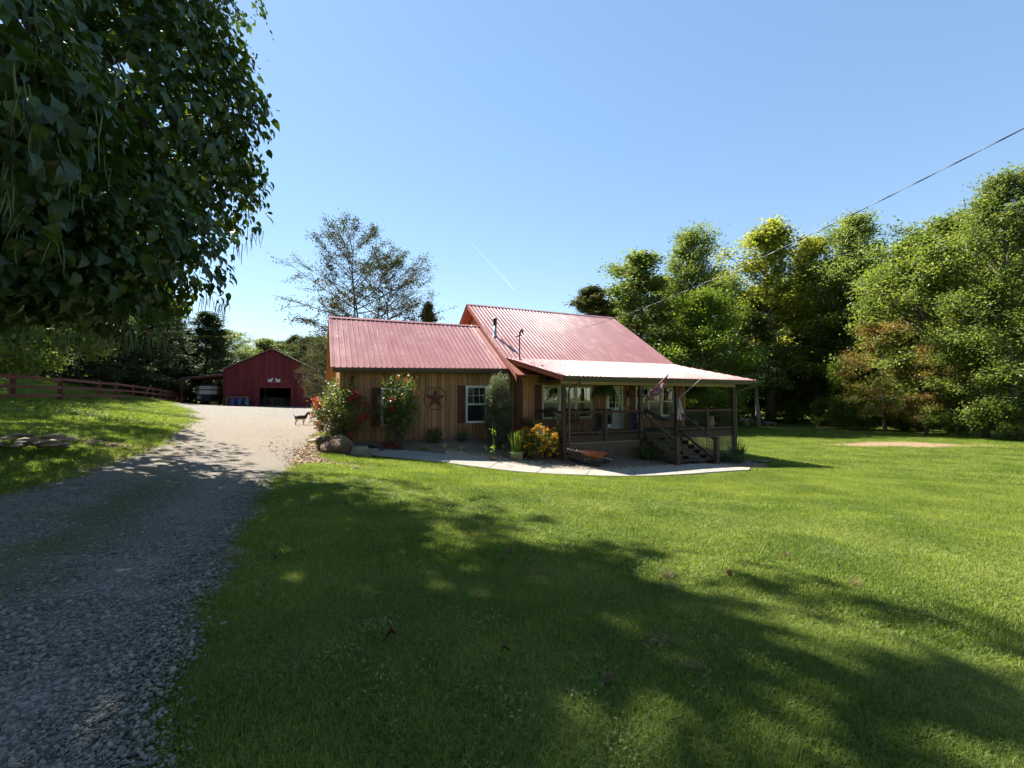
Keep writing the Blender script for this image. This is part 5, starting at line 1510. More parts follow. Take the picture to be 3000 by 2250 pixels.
MB().lathe([(.168, .12), (.174, .16)], 14).lathe([(.170, .50), (.164, .54)], 14).build('hoop', M_STAIN, can)
pl = hthing('rail_planter', 'trailing variegated plant climbing beside the left porch post', 'plant', .05, .55, DZ)
rr = np.random.RandomState(6)
F_VAR = foliage('variegated_leaves', [(.10, .15, .05), (.25, .30, .16), (.5, .52, .38)], .35, nscale=9)
cpt = bezier(np.array([0, 0, 0.05]), np.array([.05, -.2, .5]), np.array([-.1, -.05, .98]), 60)
V, Fq = leaf_quads(np.repeat(cpt, 7, 0)+rr.normal(size=(420, 3))*.055, .075, rr, .3, .7)
link('leaves', arr_mesh('leaves', V, Fq, F_VAR), pl); MB().tube(cpt[::6], .008, 5).build('stem', M_BARK, pl)
MB().lathe([(.10, 0), (.14, .2), (.15, .2)], 12).build('pot', M_STAIN, pl)
# ================================================================ wheelbarrow, pots, stones, animals
M_TERRA = simple('orange_rusty_tray', (.42, .13, .055), (.32, .09, .045), .7, 4, rnd=.0)
M_ROCK = simple('brown_sandstone', (.15, .09, .05), (.06, .04, .026), .9, 2.2, bump=.05, bscale=4, rnd=.12, space='Object')
M_BLOCK = simple('grey_wall_block', (.26, .24, .225), (.19, .175, .165), .9, 6, bump=.01, rnd=.15)
M_SLATE = simple('flat_field_stone', (.34, .26, .19), (.22, .17, .13), .9, 5, bump=.012, rnd=.25)
M_PLASTIC = simple('black_drain_pipe', (.012, .012, .013), (.018, .018, .018), .35, 5, rnd=0, spec=.5)
M_YEL = simple('yellow_wood', (.55, .42, .12), (.45, .34, .1), .7, 5, rnd=0)

wbp = hit(1735, 1362); wb = thing('wheelbarrow', 'orange wheelbarrow with long wooden handles leaning against the lattice', 'wheelbarrow', wbp, HA+.05)
wb.location.z = g1(wbp.x, wbp.y)+.02
prof = [(-.62, .62), (-.50, .36), (.28, .22), (.62, .50)]
t0 = [(-.56, -.30, .60), (.60, -.34, .48), (.60, .34, .48), (-.56, .30, .60)]; b0 = [(-.36, -.18, .38), (.22, -.20, .22), (.22, .20, .22), (-.36, .18, .38)]
ti = [(x*.97, y*.95, z) for x, y, z in t0]; bi = [(x*.95, y*.93, z+.02) for x, y, z in b0]
MB().add(t0+b0+ti+bi, [(0, 4, 5, 1), (1, 5, 6, 2), (2, 6, 7, 3), (3, 7, 4, 0), (4, 7, 6, 5), (8, 9, 13, 12), (9, 10, 14, 13), (10, 11, 15, 14), (11, 8, 12, 15), (12, 13, 14, 15), (0, 1, 9, 8), (1, 2, 10, 9), (2, 3, 11, 10), (3, 0, 8, 11)]).build('tray', M_TERRA, wb)
for s_ in (-1, 1):
    MB().beam((-1.0, s_*.30, .66), (.95, s_*.10, -.02+.16), .045, .05).build('handle', M_GREYW, wb)
    MB().tube([(-.30, s_*.24, .36), (-.34, s_*.26, .0), (-.12, s_*.25, .0), (-.08, s_*.23, .3)], .016, 6).build('leg', M_BLACK, wb)
MB().tube([(.82, -.045, .17), (.82, .045, .17)], .17, 16).build('wheel', M_BLACK, wb)
p0 = hit(1668, 1350); p1 = hit(1760, 1370); pts = [p0.lerp(p1, i/24)+Vector((0, -.0-.18*sin(pi*i/24), 0)) for i in range(25)]
dp = thing('drain_pipe', 'black corrugated drain hose lying below the porch downspout', 'pipe', p0)
cp = [(q.x-p0.x, q.y-p0.y, g1(q.x, q.y)-p0.z+.10) for q in pts]
fine = []; rad = []
for i in range(24*4): 
    a, b = cp[i//4], cp[i//4+1]; t = (i % 4)/4; fine.append(tuple(a[j]+(b[j]-a[j])*t for j in range(3))); rad.append(.052 if i % 2 else .062)
MB().tube(fine, rad, 10).build('hose', M_PLASTIC, dp, True)
ys = hit(1722, 1362); yo = thing('yellow_stool', 'tiny yellow wooden stool behind the drain hose', 'stool', (ys.x, ys.y+.15, g1(ys.x, ys.y+.15)+.03), .3)
MB().box(-.13, .13, -.05, .05, .17, .20).build('seat', M_YEL, yo)
for x in (-.08, .08): MB().box(x-.015, x+.015, -.04, .04, 0, .17).build('leg', M_YEL, yo)
q = hit(2232, 1358); pp = thing('drain_pipe', 'short black pipe lying in the grass right of the porch', 'pipe', (q.x, q.y, g1(q.x, q.y)+.07), .1)
MB().tube([(-.40, 0, 0), (.42, .12, 0)], .075, 12).build('hose', M_PLASTIC, pp, True)
q = hit(1108, 1322); pp = thing('drain_pipe', 'black drain pipe end poking out beside the concrete path', 'pipe', (q.x, q.y, g1(q.x, q.y)+.09), -.25)
MB().tube([(-.5, .12, .08), (.25, -.05, 0)], .075, 12).build('hose', M_PLASTIC, pp, True)

def rock(name, mat, sx, sy, sz, seed, parent=None, loc=(0, 0, 0), rz=0, sub=3, rough=.16, flat=False):
    bm = bmesh.new(); bmesh.ops.create_icosphere(bm, subdivisions=sub, radius=1)
    P = np.array([v.co for v in bm.verts])
    k = 1+rough*vn3(P, 1.6, seed)+rough*.5*vn3(P, 4, seed+1)
    r = np.random.RandomState(seed)
    for j in range(7):          # chip flat faces
        d = r.normal(size=3); d /= np.linalg.norm(d); dd = P@d; lim = r.uniform(.55, .85)
        ex = np.clip(dd-lim, 0, None); P = P-ex[:, None]*d*.85
    P = P*k[:, None]
    for v, p in zip(bm.verts, P): v.co = (p[0]*sx, p[1]*sy, p[2]*sz)
    me = bpy.data.meshes.new(name); bm.to_mesh(me); bm.free(); me.materials.append(mat)
    return link(name, me, parent, loc, (0, 0, rz))
q = hit(985, 1330)
bo = rock('boulder', M_ROCK, .78, .5, .50, 4, None, (q.x+.05, q.y+.25, q.z+.24), .25, 4, .2); tag(bo, 'big brown boulder under the left crape myrtle', 'boulder')
q2 = hit(955, 1322); bo2 = rock('boulder', M_ROCK, .36, .3, .36, 14, None, (q2.x+.02, q2.y+.1, q2.z+.2), .9, 3, .2); tag(bo2, 'smaller upright boulder at the left end of the big one', 'boulder')
q = hit(1052, 1338); bw = thing('block_wall', 'low stack of grey landscaping blocks beside the boulder at the path start', 'block wall', (q.x, q.y+.12, q.z), .12)
br = random.Random(3)
for c, (n, x0) in enumerate(((3, -.52), (3, -.42), (2, -.30))):
    for k in range(n):
        link('block', unit_box(M_BLOCK), bw, (x0+.37*k+br.uniform(-.01, .01), .02*c+br.uniform(-.02, .02), -.02+.125*c), (0, 0, br.uniform(-.05, .05)), (.355, .25, .12))
pv = link('paver', unit_box(M_CREAM)); pv.data = MB().box(-.20, .20, -.12, .12, 0, .06).mesh('paver', M_SLATE); q = hit(1092, 1326); pv.location = (q.x, q.y+.1, q.z+.08); pv.rotation_euler = (0, 0, .3)
tag(pv, 'pale flat paver lying at the start of the path', 'paver')
for i, (px, py, s_, l) in enumerate(((915, 1294, .16, 'pale stone in the flower bank, leftmost'), (932, 1290, .2, 'larger pale stone in the flower bank beside the myrtle'), (1030, 1290, .18, 'pale stone between myrtle and gravel'))):
    q = hit(px, py); o = rock('pale_stone', M_SLATE, s_*1.3, s_, s_*.5, 30+i, None, (q.x, q.y, q.z+s_*.2), i); tag(o, l, 'stone')
q = hit(1042, 1378); o = rock('dark_stone', M_BLOCK, .12, .07, .06, 41, None, (q.x, q.y, q.z+.04), .3); tag(o, 'small dark stone lying on the grass in front of the boulder', 'stone')

# field stone pile on the bank
q = hit(85, 1325); sp = thing('stone_pile', 'pile of flat field stones on the bank left of the driveway', 'stone pile', q)
br = random.Random(12)
for k in range(44):
    lay = k//10; x = br.uniform(-1.5, .55) if lay < 2 else br.uniform(.0, .5); y = br.uniform(-.3, .45)
    sx, sy, sz = br.uniform(.13, .26), br.uniform(.10, .17), br.uniform(.035, .06)
    wz = g1(q.x+x, q.y+y)-q.z
    o = rock('stone', M_SLATE, sx, sy, sz, 100+k, sp, (x, y, wz+.04+lay*.085+br.uniform(0, .04)), br.uniform(0, 3), 2, .12)
    o.rotation_euler = (br.uniform(-.15, .15), br.uniform(-.15, .15), br.uniform(0, 3))

# white picnic bench and cut logs far beyond the porch
M_WP = simple('white_plank', (.62, .62, .60), (.52, .52, .5), .6, 4, rnd=.05)
q = hit(2188, 1246); pb = thing('picnic_table', 'white picnic table in the shade beyond the porch corner', 'picnic table', q, .35)
for y in (-.3, -.1, .1, .3): link('top_plank', unit_box(M_WP), pb, (0, y, .72), (0, 0, 0), (1.8, .18, .04))
for y in (-.75, .75): link('bench', unit_box(M_WP), pb, (0, y, .43), (0, 0, 0), (1.8, .26, .04))
for x in (-.65, .65):
    for s_ in (-1, 1): MB().beam((x, s_*.2, .72), (x, s_*.75, 0), .05, .09).build('leg', M_WP, pb)
for i, (px, py, L, l) in enumerate(((2245, 1243, 1.0, 'pale cut log at the wood edge, nearest the grey trunk'), (2258, 1245, 1.3, 'cut log lying across the others at the wood edge'), (2275, 1246, 1.1, 'cut log at the right end of the small log heap'))):
    q = hit(px, py); o = MB().tube([(-L/2, 0, .16), (L/2, .2, .2)], .15, 10).build('log', M_BARKG, None, loc=q, rot=(0, 0, .4*i)); tag(o, l, 'log')

# hound standing in the drive, looking right
def skin_body(name, chains, mat, root=0):
    """chains: list of (point, radius, parent index)"""
    me = bpy.data.meshes.new(name)
    me.from_pydata([c[0] for c in chains], [(c[2], i) for i, c in enumerate(chains) if c[2] is not None], [])
    o = link(name, me)
    md = o.modifiers.new('skin', 'SKIN'); md.use_smooth_shade = True
    for i, c in enumerate(chains):
        r = c[1]; me.skin_vertices[0].data[i].radius = (r, r) if not hasattr(r, '__len__') else r
        me.skin_vertices[0].data[i].use_root = (i == root)
    sb = o.modifiers.new('sub', 'SUBSURF'); sb.levels = 2; sb.render_levels = 2
    bpy.context.view_layer.update()
    dg = bpy.context.evaluated_depsgraph_get()
    m2 = bpy.data.meshes.new_from_object(o.evaluated_get(dg)); m2.name = name
    bpy.data.objects.remove(o)
    m2.materials.clear()
    for m in (mat if isinstance(mat, (list, tuple)) else [mat]): m2.materials.append(m)
    return m2
def coat_mat(name, white_below, light=(.70, .66, .60), dark=(.025, .022, .022), tan=(.30, .15, .07)):
    m, nt, out = newmat(name)
    b = N(nt, 'ShaderNodeBsdfPrincipled'); tc = N(nt, 'ShaderNodeTexCoord')
    sp_ = N(nt, 'ShaderNodeSeparateXYZ'); nt.links.new(tc.outputs['Object'], sp_.inputs[0])
    nz = noise(nt, 9, 3, .6, tc.outputs['Object'])
    ml = N(nt, 'ShaderNodeMath', operation='MULTIPLY_ADD'); ml.inputs[1].default_value = .12; nt.links.new(nz.outputs[0], ml.inputs[0]); 
    fx_ = N(nt, 'ShaderNodeMath', operation='SUBTRACT'); fx_.inputs[1].default_value = white_below+.10; nt.links.new(sp_.outputs[0], fx_.inputs[0])
    fm_ = N(nt, 'ShaderNodeMath', operation='MAXIMUM'); fm_.inputs[1].default_value = 0; nt.links.new(fx_.outputs[0], fm_.inputs[0])
    fz_ = N(nt, 'ShaderNodeMath', operation='MULTIPLY_ADD'); fz_.inputs[1].default_value = -2.6; nt.links.new(fm_.outputs[0], fz_.inputs[0]); nt.links.new(sp_.outputs[2], fz_.inputs[2])
    nt.links.new(fz_.outputs[0], ml.inputs[2])
    rp = ramp(nt, [(0, light), (white_below+.06, light), (white_below+.065, dark), (1, dark)], ml.outputs[0], 'LINEAR')
    nt.links.new(rp.outputs[0], b.inputs['Base Color']); b.inputs['Roughness'].default_value = .8
    nt.links.new(b.outputs[0], out.inputs[0])
    return m
M_DOG = coat_mat('hound_coat', .36); M_CAT = coat_mat('cat_coat', .13)
dq = hit(880, 1246)
dog = thing('dog', 'black and white hound standing on the driveway beside the crape myrtle', 'dog', (dq.x, dq.y, g1(dq.x, dq.y)+.03), 1.0)
dog.scale = (.92, .92, .92)
ch_ = [((0, 0, .43), .15, None), ((.18, 0, .43), .165, 0), ((.30, 0, .47), .13, 1), ((.39, 0, .58), .085, 2), ((.45, 0, .68), .085, 3), ((.51, -.01, .69), .085, 4), ((.60, -.02, .65), .05, 5), ((.66, -.02, .635), .036, 6),
       ((-.18, 0, .44), .135, 0), ((-.28, 0, .44), .115, 8), ((-.36, 0, .50), .022, 9), ((-.42, 0, .60), .015, 10), ((-.44, 0, .68), .009, 11),
       ((.24, .075, .34), .075, 1), ((.24, .08, .20), .045, 13), ((.23, .08, .04), .036, 14), ((.27, .08, .02), .036, 15),
       ((.20, -.075, .34), .075, 1), ((.17, -.08, .20), .045, 17), ((.15, -.08, .04), .036, 18), ((.19, -.08, .02), .036, 19),
       ((-.24, .075, .34), .085, 9), ((-.20, .08, .23), .052, 21), ((-.30, .08, .15), .034, 22), ((-.28, .08, .03), .032, 23), ((-.24, .08, .02), .026, 24),
       ((-.28, -.075, .34), .085, 9), ((-.26, -.08, .23), .052, 26), ((-.36, -.08, .15), .034, 27), ((-.35, -.08, .03), .032, 28), ((-.31, -.08, .02), .026, 29)]
link('body', skin_body('body', ch_, M_DOG), dog)
for s_ in (-1, 1): MB().add([(.47, s_*.07, .75), (.52, s_*.075, .74), (.52, s_*.10, .64), (.47, s_*.105, .58), (.44, s_*.095, .66)], [(0, 1, 2, 3, 4)]).build('ear', M_BLACK, dog)
MB().lathe([(.012, 0), (.014, .012), (.002, .02)], 8, (.675, -.02, .632)).build('nose', M_BLACK, dog)
MB().tube([(.40+.055*cos(a*pi/6), .06*sin(a*pi/6), .565-.03*cos(a*pi/6)) for a in range(13)], .012, 5).build('collar', M_REDC, dog)
cq = hp_(2.0, .45, DZ)
cat_ = thing('cat', 'dark cat with white legs standing on the porch behind the rail', 'cat', cq, HA-.9)
cc_ = [((0, 0, .22), .07, None), ((.13, 0, .23), .072, 0), ((.20, 0, .29), .045, 1), ((.25, 0, .34), .05, 2), ((.30, 0, .33), .03, 3), ((-.14, 0, .23), .062, 0), ((-.22, 0, .26), .02, 5), ((-.30, 0, .36), .016, 6), ((-.30, 0, .48), .012, 7),
       ((.15, .045, .15), .03, 1), ((.15, .045, .02), .02, 9), ((.18, .045, .012), .02, 10), ((.14, -.045, .15), .03, 1), ((.13, -.045, .02), .02, 12), ((.16, -.045, .012), .02, 13),
       ((-.16, .045, .16), .04, 5), ((-.20, .045, .09), .02, 15), ((-.18, .045, .012), .02, 16), ((-.16, -.045, .16), .04, 5), ((-.21, -.045, .09), .02, 18), ((-.19, -.045, .012), .02, 19)]
link('body', skin_body('body', cc_, M_CAT), cat_)
for s_ in (-1, 1): MB().add([(.23, s_*.02, .38), (.26, s_*.045, .375), (.24, s_*.035, .43)], [(0, 1, 2)]).build('ear', M_BLACK, cat_)
# ================================================================ garden plants
F_MYRT = foliage('crape_myrtle_leaves', [(.032, .056, .013), (.062, .098, .020), (.13, .165, .035), (.24, .22, .06)], .4, .4, .5, nscale=1.6)
F_YEW = foliage('yew_needles', [(.055, .075, .040), (.11, .135, .08), (.22, .25, .165)], .25, .6, .3, nscale=3)
F_LIME = foliage('lime_blades', [(.12, .20, .03), (.19, .28, .05), (.28, .36, .08)], .45, nscale=4)
F_BLADE = foliage('dusky_blades', [(.040, .075, .022), (.07, .115, .035), (.12, .17, .06)], .4, nscale=3)
F_STRIPE = foliage('cream_striped_blades', [(.16, .20, .07), (.36, .38, .20), (.55, .55, .38)], .3, nscale=12)
F_RED = foliage('red_blossom', [(.34, .015, .022), (.43, .025, .034), (.52, .07, .07)], .3, .6, .2, tmul=(1.2, .8, .8), nscale=4)
F_PINK = foliage('pink_rose', [(.55, .03, .06), (.65, .08, .10), (.75, .16, .17)], .3, .6, .2, tmul=(1.2, .8, .8), nscale=4)
F_YELL = foliage('orange_yellow_petals', [(.50, .17, .012), (.62, .30, .015), (.70, .42, .04)], .3, .6, .2, tmul=(1.1, 1.0, .6), nscale=4)
F_DEAD = foliage('dead_leaf', [(.075, .045, .026), (.12, .075, .042), (.20, .13, .075)], .1, .8, .15, tmul=(1, .9, .7), nscale=5)
F_STRAW = foliage('dead_grass', [(.13, .085, .045), (.21, .145, .08), (.30, .22, .12)], .12, .8, .15, nscale=9)

def blossoms(C, rad, n, rng, size):
    """clusters of petals: C (k,3)"""
    P = np.repeat(np.asarray(C), n, 0)+rng.normal(size=(len(C)*n, 3))*rad
    return leaf_quads(P, size, rng, .3, .9, .2)
def env_bush(seed, env, n, lsize, stems, spread, aspect=.55, up=.5, shell=.35, clump=.10, ncl=220):
    """leaves gathered in clumps near the surface of env(dir)->(radius scale); stems from the base. env: centre, radii"""
    r = np.random.RandomState(seed); (c, rd) = env; c = np.array(c); rd = np.array(rd)
    d = r.normal(size=(ncl, 3)); d /= np.linalg.norm(d, axis=1)[:, None]
    k = 1-np.abs(r.normal(size=ncl))*shell
    bump = 1+.16*vn3(d*2.2, 1.6, seed+3)
    tips = c+d*rd*(np.clip(k, .2, 1.05)*bump)[:, None]
    tips = tips[tips[:, 2] > .06]
    mb = MB(); base = []
    for i in range(stems):
        a = 2*pi*i/stems+r.uniform(0, .6); base.append(np.array([cos(a)*spread, sin(a)*spread, -.05]))
    P = []
    for t in tips:
        b = base[r.randint(stems)]
        mid = (b+t)/2+np.array([0, 0, .12*np.linalg.norm(t-b)])
        if r.uniform() < .35: mb.tube(bezier(b, mid, t, 5), [.016, .013, .010, .006, .003], 4, cap=False)
        m = int(n/len(tips)*r.uniform(.5, 1.5))+1
        dirn = (t-mid); dirn /= np.linalg.norm(dirn)
        P.append(t+dirn*r.uniform(-.9, .35, m)[:, None]*clump*2.2+r.normal(size=(m, 3))*clump*.75)
    P = np.concatenate(P); P = P[P[:, 2] > .02]
    return mb, P, tips, r
def bush(name, label, cat, loc, env, seed, n, lsize, leaf, stems=7, spread=.12, flowers=(), bark=M_BARK, **kw):
    t = thing(name, label, cat, loc)
    fl_up = kw.pop('up', .5); asp = kw.pop('aspect', .55)
    mb, P, tips, r = env_bush(seed, env, n, lsize, stems, spread, **kw)
    mb.build('stems', bark, t, True)
    V, Fq = leaf_quads(P, lsize, r, fl_up, asp)
    link('leaves', arr_mesh('leaves', V, Fq, leaf), t)
    for (k, rad, per, sz, mat, nm, sel) in flowers:
        cand = tips if sel is None else tips[sel(tips)]
        C = cand[r.permutation(len(cand))[:k]]
        out = C+(C-np.array(env[0]))/np.array(env[1])*.07
        if nm == 'flower': sz *= 1.15
        for c_ in out:
            V, Fq = blossoms(np.zeros((1, 3)), rad, per, r, sz)
            link(nm, arr_mesh(nm, V, Fq, mat), t, c_)
    return t
q = hit(985, 1312)
my1 = bush('crape_myrtle', 'round crape myrtle full of red blossoms on the boulder at the drive', 'shrub', (q.x, q.y+.35, q.z+.05), ((0, 0, 1.35), (1.2, .95, 1.18)), 11, 10500, .075, F_MYRT, 9, .15,
     [(28, .07, 60, .06, F_RED, 'blossom', lambda t: (np.abs(t[:, 0]) > .40) & (t[:, 1] < .4))], ncl=330, clump=.11)
def by_wall(px, w):
    k = (px-1500)/1280; c, s_ = cos(HA), sin(HA)          # plan ray x = k*y meets the line w = const
    u = (k*(HO[1]+w*c)-(HO[0]-w*s_))/(c-k*s_)
    x, y = h2w(u, w); return Vector((x, y, g1(x, y)+.03))
q = by_wall(1170, 2.35)
my2 = bush('crape_myrtle', 'slim crape myrtle with few red blossoms in front of the wing wall', 'shrub', (q.x, q.y, q.z), ((0, 0, 1.68), (.95, .8, 1.25)), 21, 7800, .07, F_MYRT, 6, .10,
     [(7, .05, 46, .05, F_RED, 'blossom', lambda t: (t[:, 1] < .3))], ncl=300, clump=.12)
q = by_wall(1457, 2.0)
yew = bush('yew_shrub', 'tall grey green columnar yew in front of the wing corner', 'shrub', (q.x, q.y, q.z-.1), ((0, 0, 1.68), (.68, .62, 1.64)), 31, 17000, .075, F_YEW, 12, .25, ncl=620, clump=.08, aspect=.30, up=.9, shell=.22)
q = hit(1572, 1352)
yel = bush('coneflower_bush', 'wide bush of orange yellow flowers at the left porch corner', 'flower bush', (q.x, q.y+.55, q.z), ((0, 0, .66), (1.15, .62, .80)), 41, 7500, .075, F_MYRT, 14, .45,
     [(240, .035, 18, .055, F_YELL, 'flower', lambda t: t[:, 1] < .45)], ncl=420, clump=.10)
q = hit(1560, 1330)
ros = bush('rose_bush', 'pink red roses rising above the orange flower bush', 'flower bush', (q.x-.05, q.y+1.0, q.z), ((0, 0, 1.05), (.62, .35, .62)), 51, 2200, .07, F_MYRT, 6, .15,
     [(20, .04, 22, .06, F_PINK, 'rose', lambda t: t[:, 2] > 1.0)], ncl=130, clump=.09)
q = hit(1270, 1300); bush('low_shrub', 'low dark green shrub with one red bloom below the wall star', 'shrub', (q.x, q.y+.1, q.z), ((0, 0, .34), (.38, .34, .36)), 61, 1800, .06, F_MYRT, 6, .1, [(1, .03, 26, .05, F_RED, 'blossom', lambda t: t[:, 2] > .5)], ncl=110, clump=.08)
q = hit(1355, 1296); bush('low_shrub', 'small dusky shrub below the right wing window', 'shrub', (q.x, q.y+.1, q.z), ((0, 0, .28), (.30, .26, .30)), 71, 1100, .05, F_YEW, 6, .1, ncl=90, clump=.07)
q = hit(1246, 1322); bush('low_shrub', 'tiny olive groundcover plant in the bed near the path', 'shrub', (q.x, q.y+.1, q.z), ((0, 0, .08), (.22, .16, .13)), 72, 400, .05, F_LIME, 4, .05, ncl=40, clump=.05)
for i, (px, py, l, k) in enumerate(((1128, 1312, 'cluster of fallen red blossoms by the path, left one', 3), (1145, 1318, 'bright red low flower beside the path', 4), (1164, 1322, 'small red flower at the edge of the path', 2))):
    q = hit(px, py); r = np.random.RandomState(80+i)
    t = thing('red_flower', l, 'flower', (q.x, q.y+.05, q.z))
    V, Fq = blossoms(r.normal(size=(k, 3))*np.array([.10, .07, .02])+np.array([0, 0, .16]), .035, 24, r, .05); link('petals', arr_mesh('petals', V, Fq, F_RED), t)
    V, Fq = leaf_quads(r.normal(size=(70, 3))*np.array([.10, .08, .04])+np.array([0, 0, .08]), .06, r); link('leaves', arr_mesh('leaves', V, Fq, F_MYRT), t)

def blades(seed, n, L, lean, wd, base=.08, droop=.5, k=6):
    """arching strap leaves from one base"""
    r = np.random.RandomState(seed); V = []; Fq = []
    for i in range(n):
        a = r.uniform(0, 2*pi); l = L*r.uniform(.6, 1.1); le = lean*r.uniform(.3, 1.3); d = np.array([cos(a), sin(a), 0])
        b0 = d*base*r.uniform(0, 1)+np.array([r.normal()*.02, r.normal()*.02, 0])
        p = bezier(b0, b0+np.array([0, 0, l*.75])+d*l*le*.4, b0+d*l*le*1.1+np.array([0, 0, l*(1-droop*le)]), k)
        s = np.array([-d[1], d[0], 0]); o = len(V)
        for j in range(k):
            w_ = wd*(1-.15*abs(j-1.5))*(1 if j < k-1 else .08)*.5
            V += [p[j]-s*w_, p[j]+s*w_]
        Fq += [(o+2*j, o+2*j+1, o+2*j+3, o+2*j+2) for j in range(k-1)]
    return np.array(V), np.array(Fq)
def blade_plant(name, label, cat, loc, mat, *a, **k):
    t = thing(name, label, cat, loc); V, Fq = blades(*a, **k); link('leaves', arr_mesh('leaves', V, Fq, mat, True), t); return t
for i, (px, py, l, s_) in enumerate(((1303, 1314, 'striped spider plant in the shaded bed, leftmost of four', .30), (1350, 1320, 'striped spider plant in the bed, second of four from left', .30), (1422, 1322, 'striped spider plant in the bed, third of four from left', .36), (1475, 1322, 'striped spider plant in the bed next to the tub', .34))):
    q = hit(px, py); blade_plant('spider_plant', l, 'plant', (q.x, q.y, q.z+.02), F_STRIPE, 200+i, 26, s_, .75, .022, .04, .55).update_tag()
q = hit(1900, 1352); blade_plant('daylily', 'big clump of strap leaved daylily in front of the lattice', 'plant', (q.x, q.y+.25, q.z), F_BLADE, 210, 150, .95, .62, .032, .22, .75)
q = hit(2178, 1352); dl2 = blade_plant('iris_clump', 'dusky iris clump at the right porch corner', 'plant', (q.x, q.y+.5, q.z), F_BLADE, 211, 130, .82, .42, .03, .30, .5)
mbs = MB(); rr = np.random.RandomState(5)
for k in range(34):
    a = rr.uniform(0, 6.3); b = np.array([cos(a), sin(a), 0])*rr.uniform(0, .3); e = b*1.8+np.array([rr.normal()*.1, 0, rr.uniform(.7, 1.0)])
    mbs.tube([b, (b+e)/2, e], .004, 3); mbs.lathe([(.004, 0), (.022, .015), (.022, .035), (.004, .05)], 6, e)
mbs.build('seed_heads', M_BARKR, dl2)
q = hit(2140, 1358); bush('weed_patch', 'low tangle of green weeds at the right end of the path', 'weeds', (q.x, q.y+.25, q.z), ((0, 0, .12), (.9, .5, .30)), 91, 2600, .06, F_BLADE, 12, .5, ncl=180, clump=.08)
q = hit(1963, 1366); t = thing('tall_weed', 'tall narrow weed growing beside the left stair post', 'weeds', (q.x, q.y+.3, q.z)); r = np.random.RandomState(17)
zz = r.uniform(.05, 1.5, 420); P = np.stack([r.normal(size=420)*.11, r.normal(size=420)*.11, zz], 1); V, Fq = leaf_quads(P, .08, r, .2, .3); link('leaves', arr_mesh('leaves', V, Fq, F_BLADE), t)
mbs = MB()
for k in range(6): a = k*1.05; mbs.tube([(.03*cos(a), .03*sin(a), 0), (.09*cos(a), .09*sin(a), 1.3+.04*k)], .007, 4)
mbs.build('stems', M_BARK, t)
# galvanised tub of iris and a small pot with a tall stalk
M_TUB = simple('galvanised_tub', (.33, .31, .26), (.23, .20, .165), .55, 5, rnd=0, metal=.3)
q = hit(1512, 1354); tb_ = thing('planter_tub', 'metal tub of upright lime green iris blades beside the flower bush', 'planter', (q.x, q.y+.25, q.z+.02))
MB().lathe([(.24, 0), (.25, .02), (.30, .33), (.315, .34), (.315, .36), (.29, .36), (.28, .30), (.02, .30)], 22).build('tub', M_TUB, tb_, True)
V, Fq = blades(301, 34, .92, .22, .030, .20, .2); V[:, 2] += .30; link('blades', arr_mesh('blades', V, Fq, F_LIME, True), tb_)
r = np.random.RandomState(6); P = np.stack([r.normal(size=700)*.15, r.normal(size=700)*.15, .34+np.abs(r.normal(size=700))*.04], 1); P2 = np.stack([r.normal(size=260)*.12-.02, -.29+r.normal(size=260)*.03, r.uniform(.04, .36, 260)], 1)
V, Fq = leaf_quads(np.r_[P, P2], .035, r, .8, .8); link('creeper', arr_mesh('creeper', V, Fq, F_LIME), tb_)
q = hit(1446, 1354); sp_ = thing('flower_pot', 'small cream pot with one tall green stalk beside the path', 'planter', (q.x, q.y+.12, q.z+.02))
MB().lathe([(.09, 0), (.125, .14), (.135, .14), (.135, .165), (.115, .165), (.01, .15)], 16).build('pot', M_CREAM, sp_, True)
MB().tube([(0, 0, .15), (.01, 0, .6), (-.02, 0, 1.1), (-.05, 0, 1.5)], [.012, .010, .008, .004], 6).build('stalk', MATS['lime_blades'], sp_)
zz = np.r_[r.uniform(.2, .65, 40), r.uniform(1.05, 1.3, 10)]; V, Fq = leaf_quads(np.stack([r.normal(size=50)*.06, r.normal(size=50)*.06, zz], 1), .11, r, .2, .25); link('leaves', arr_mesh('leaves', V, Fq, F_LIME), sp_)
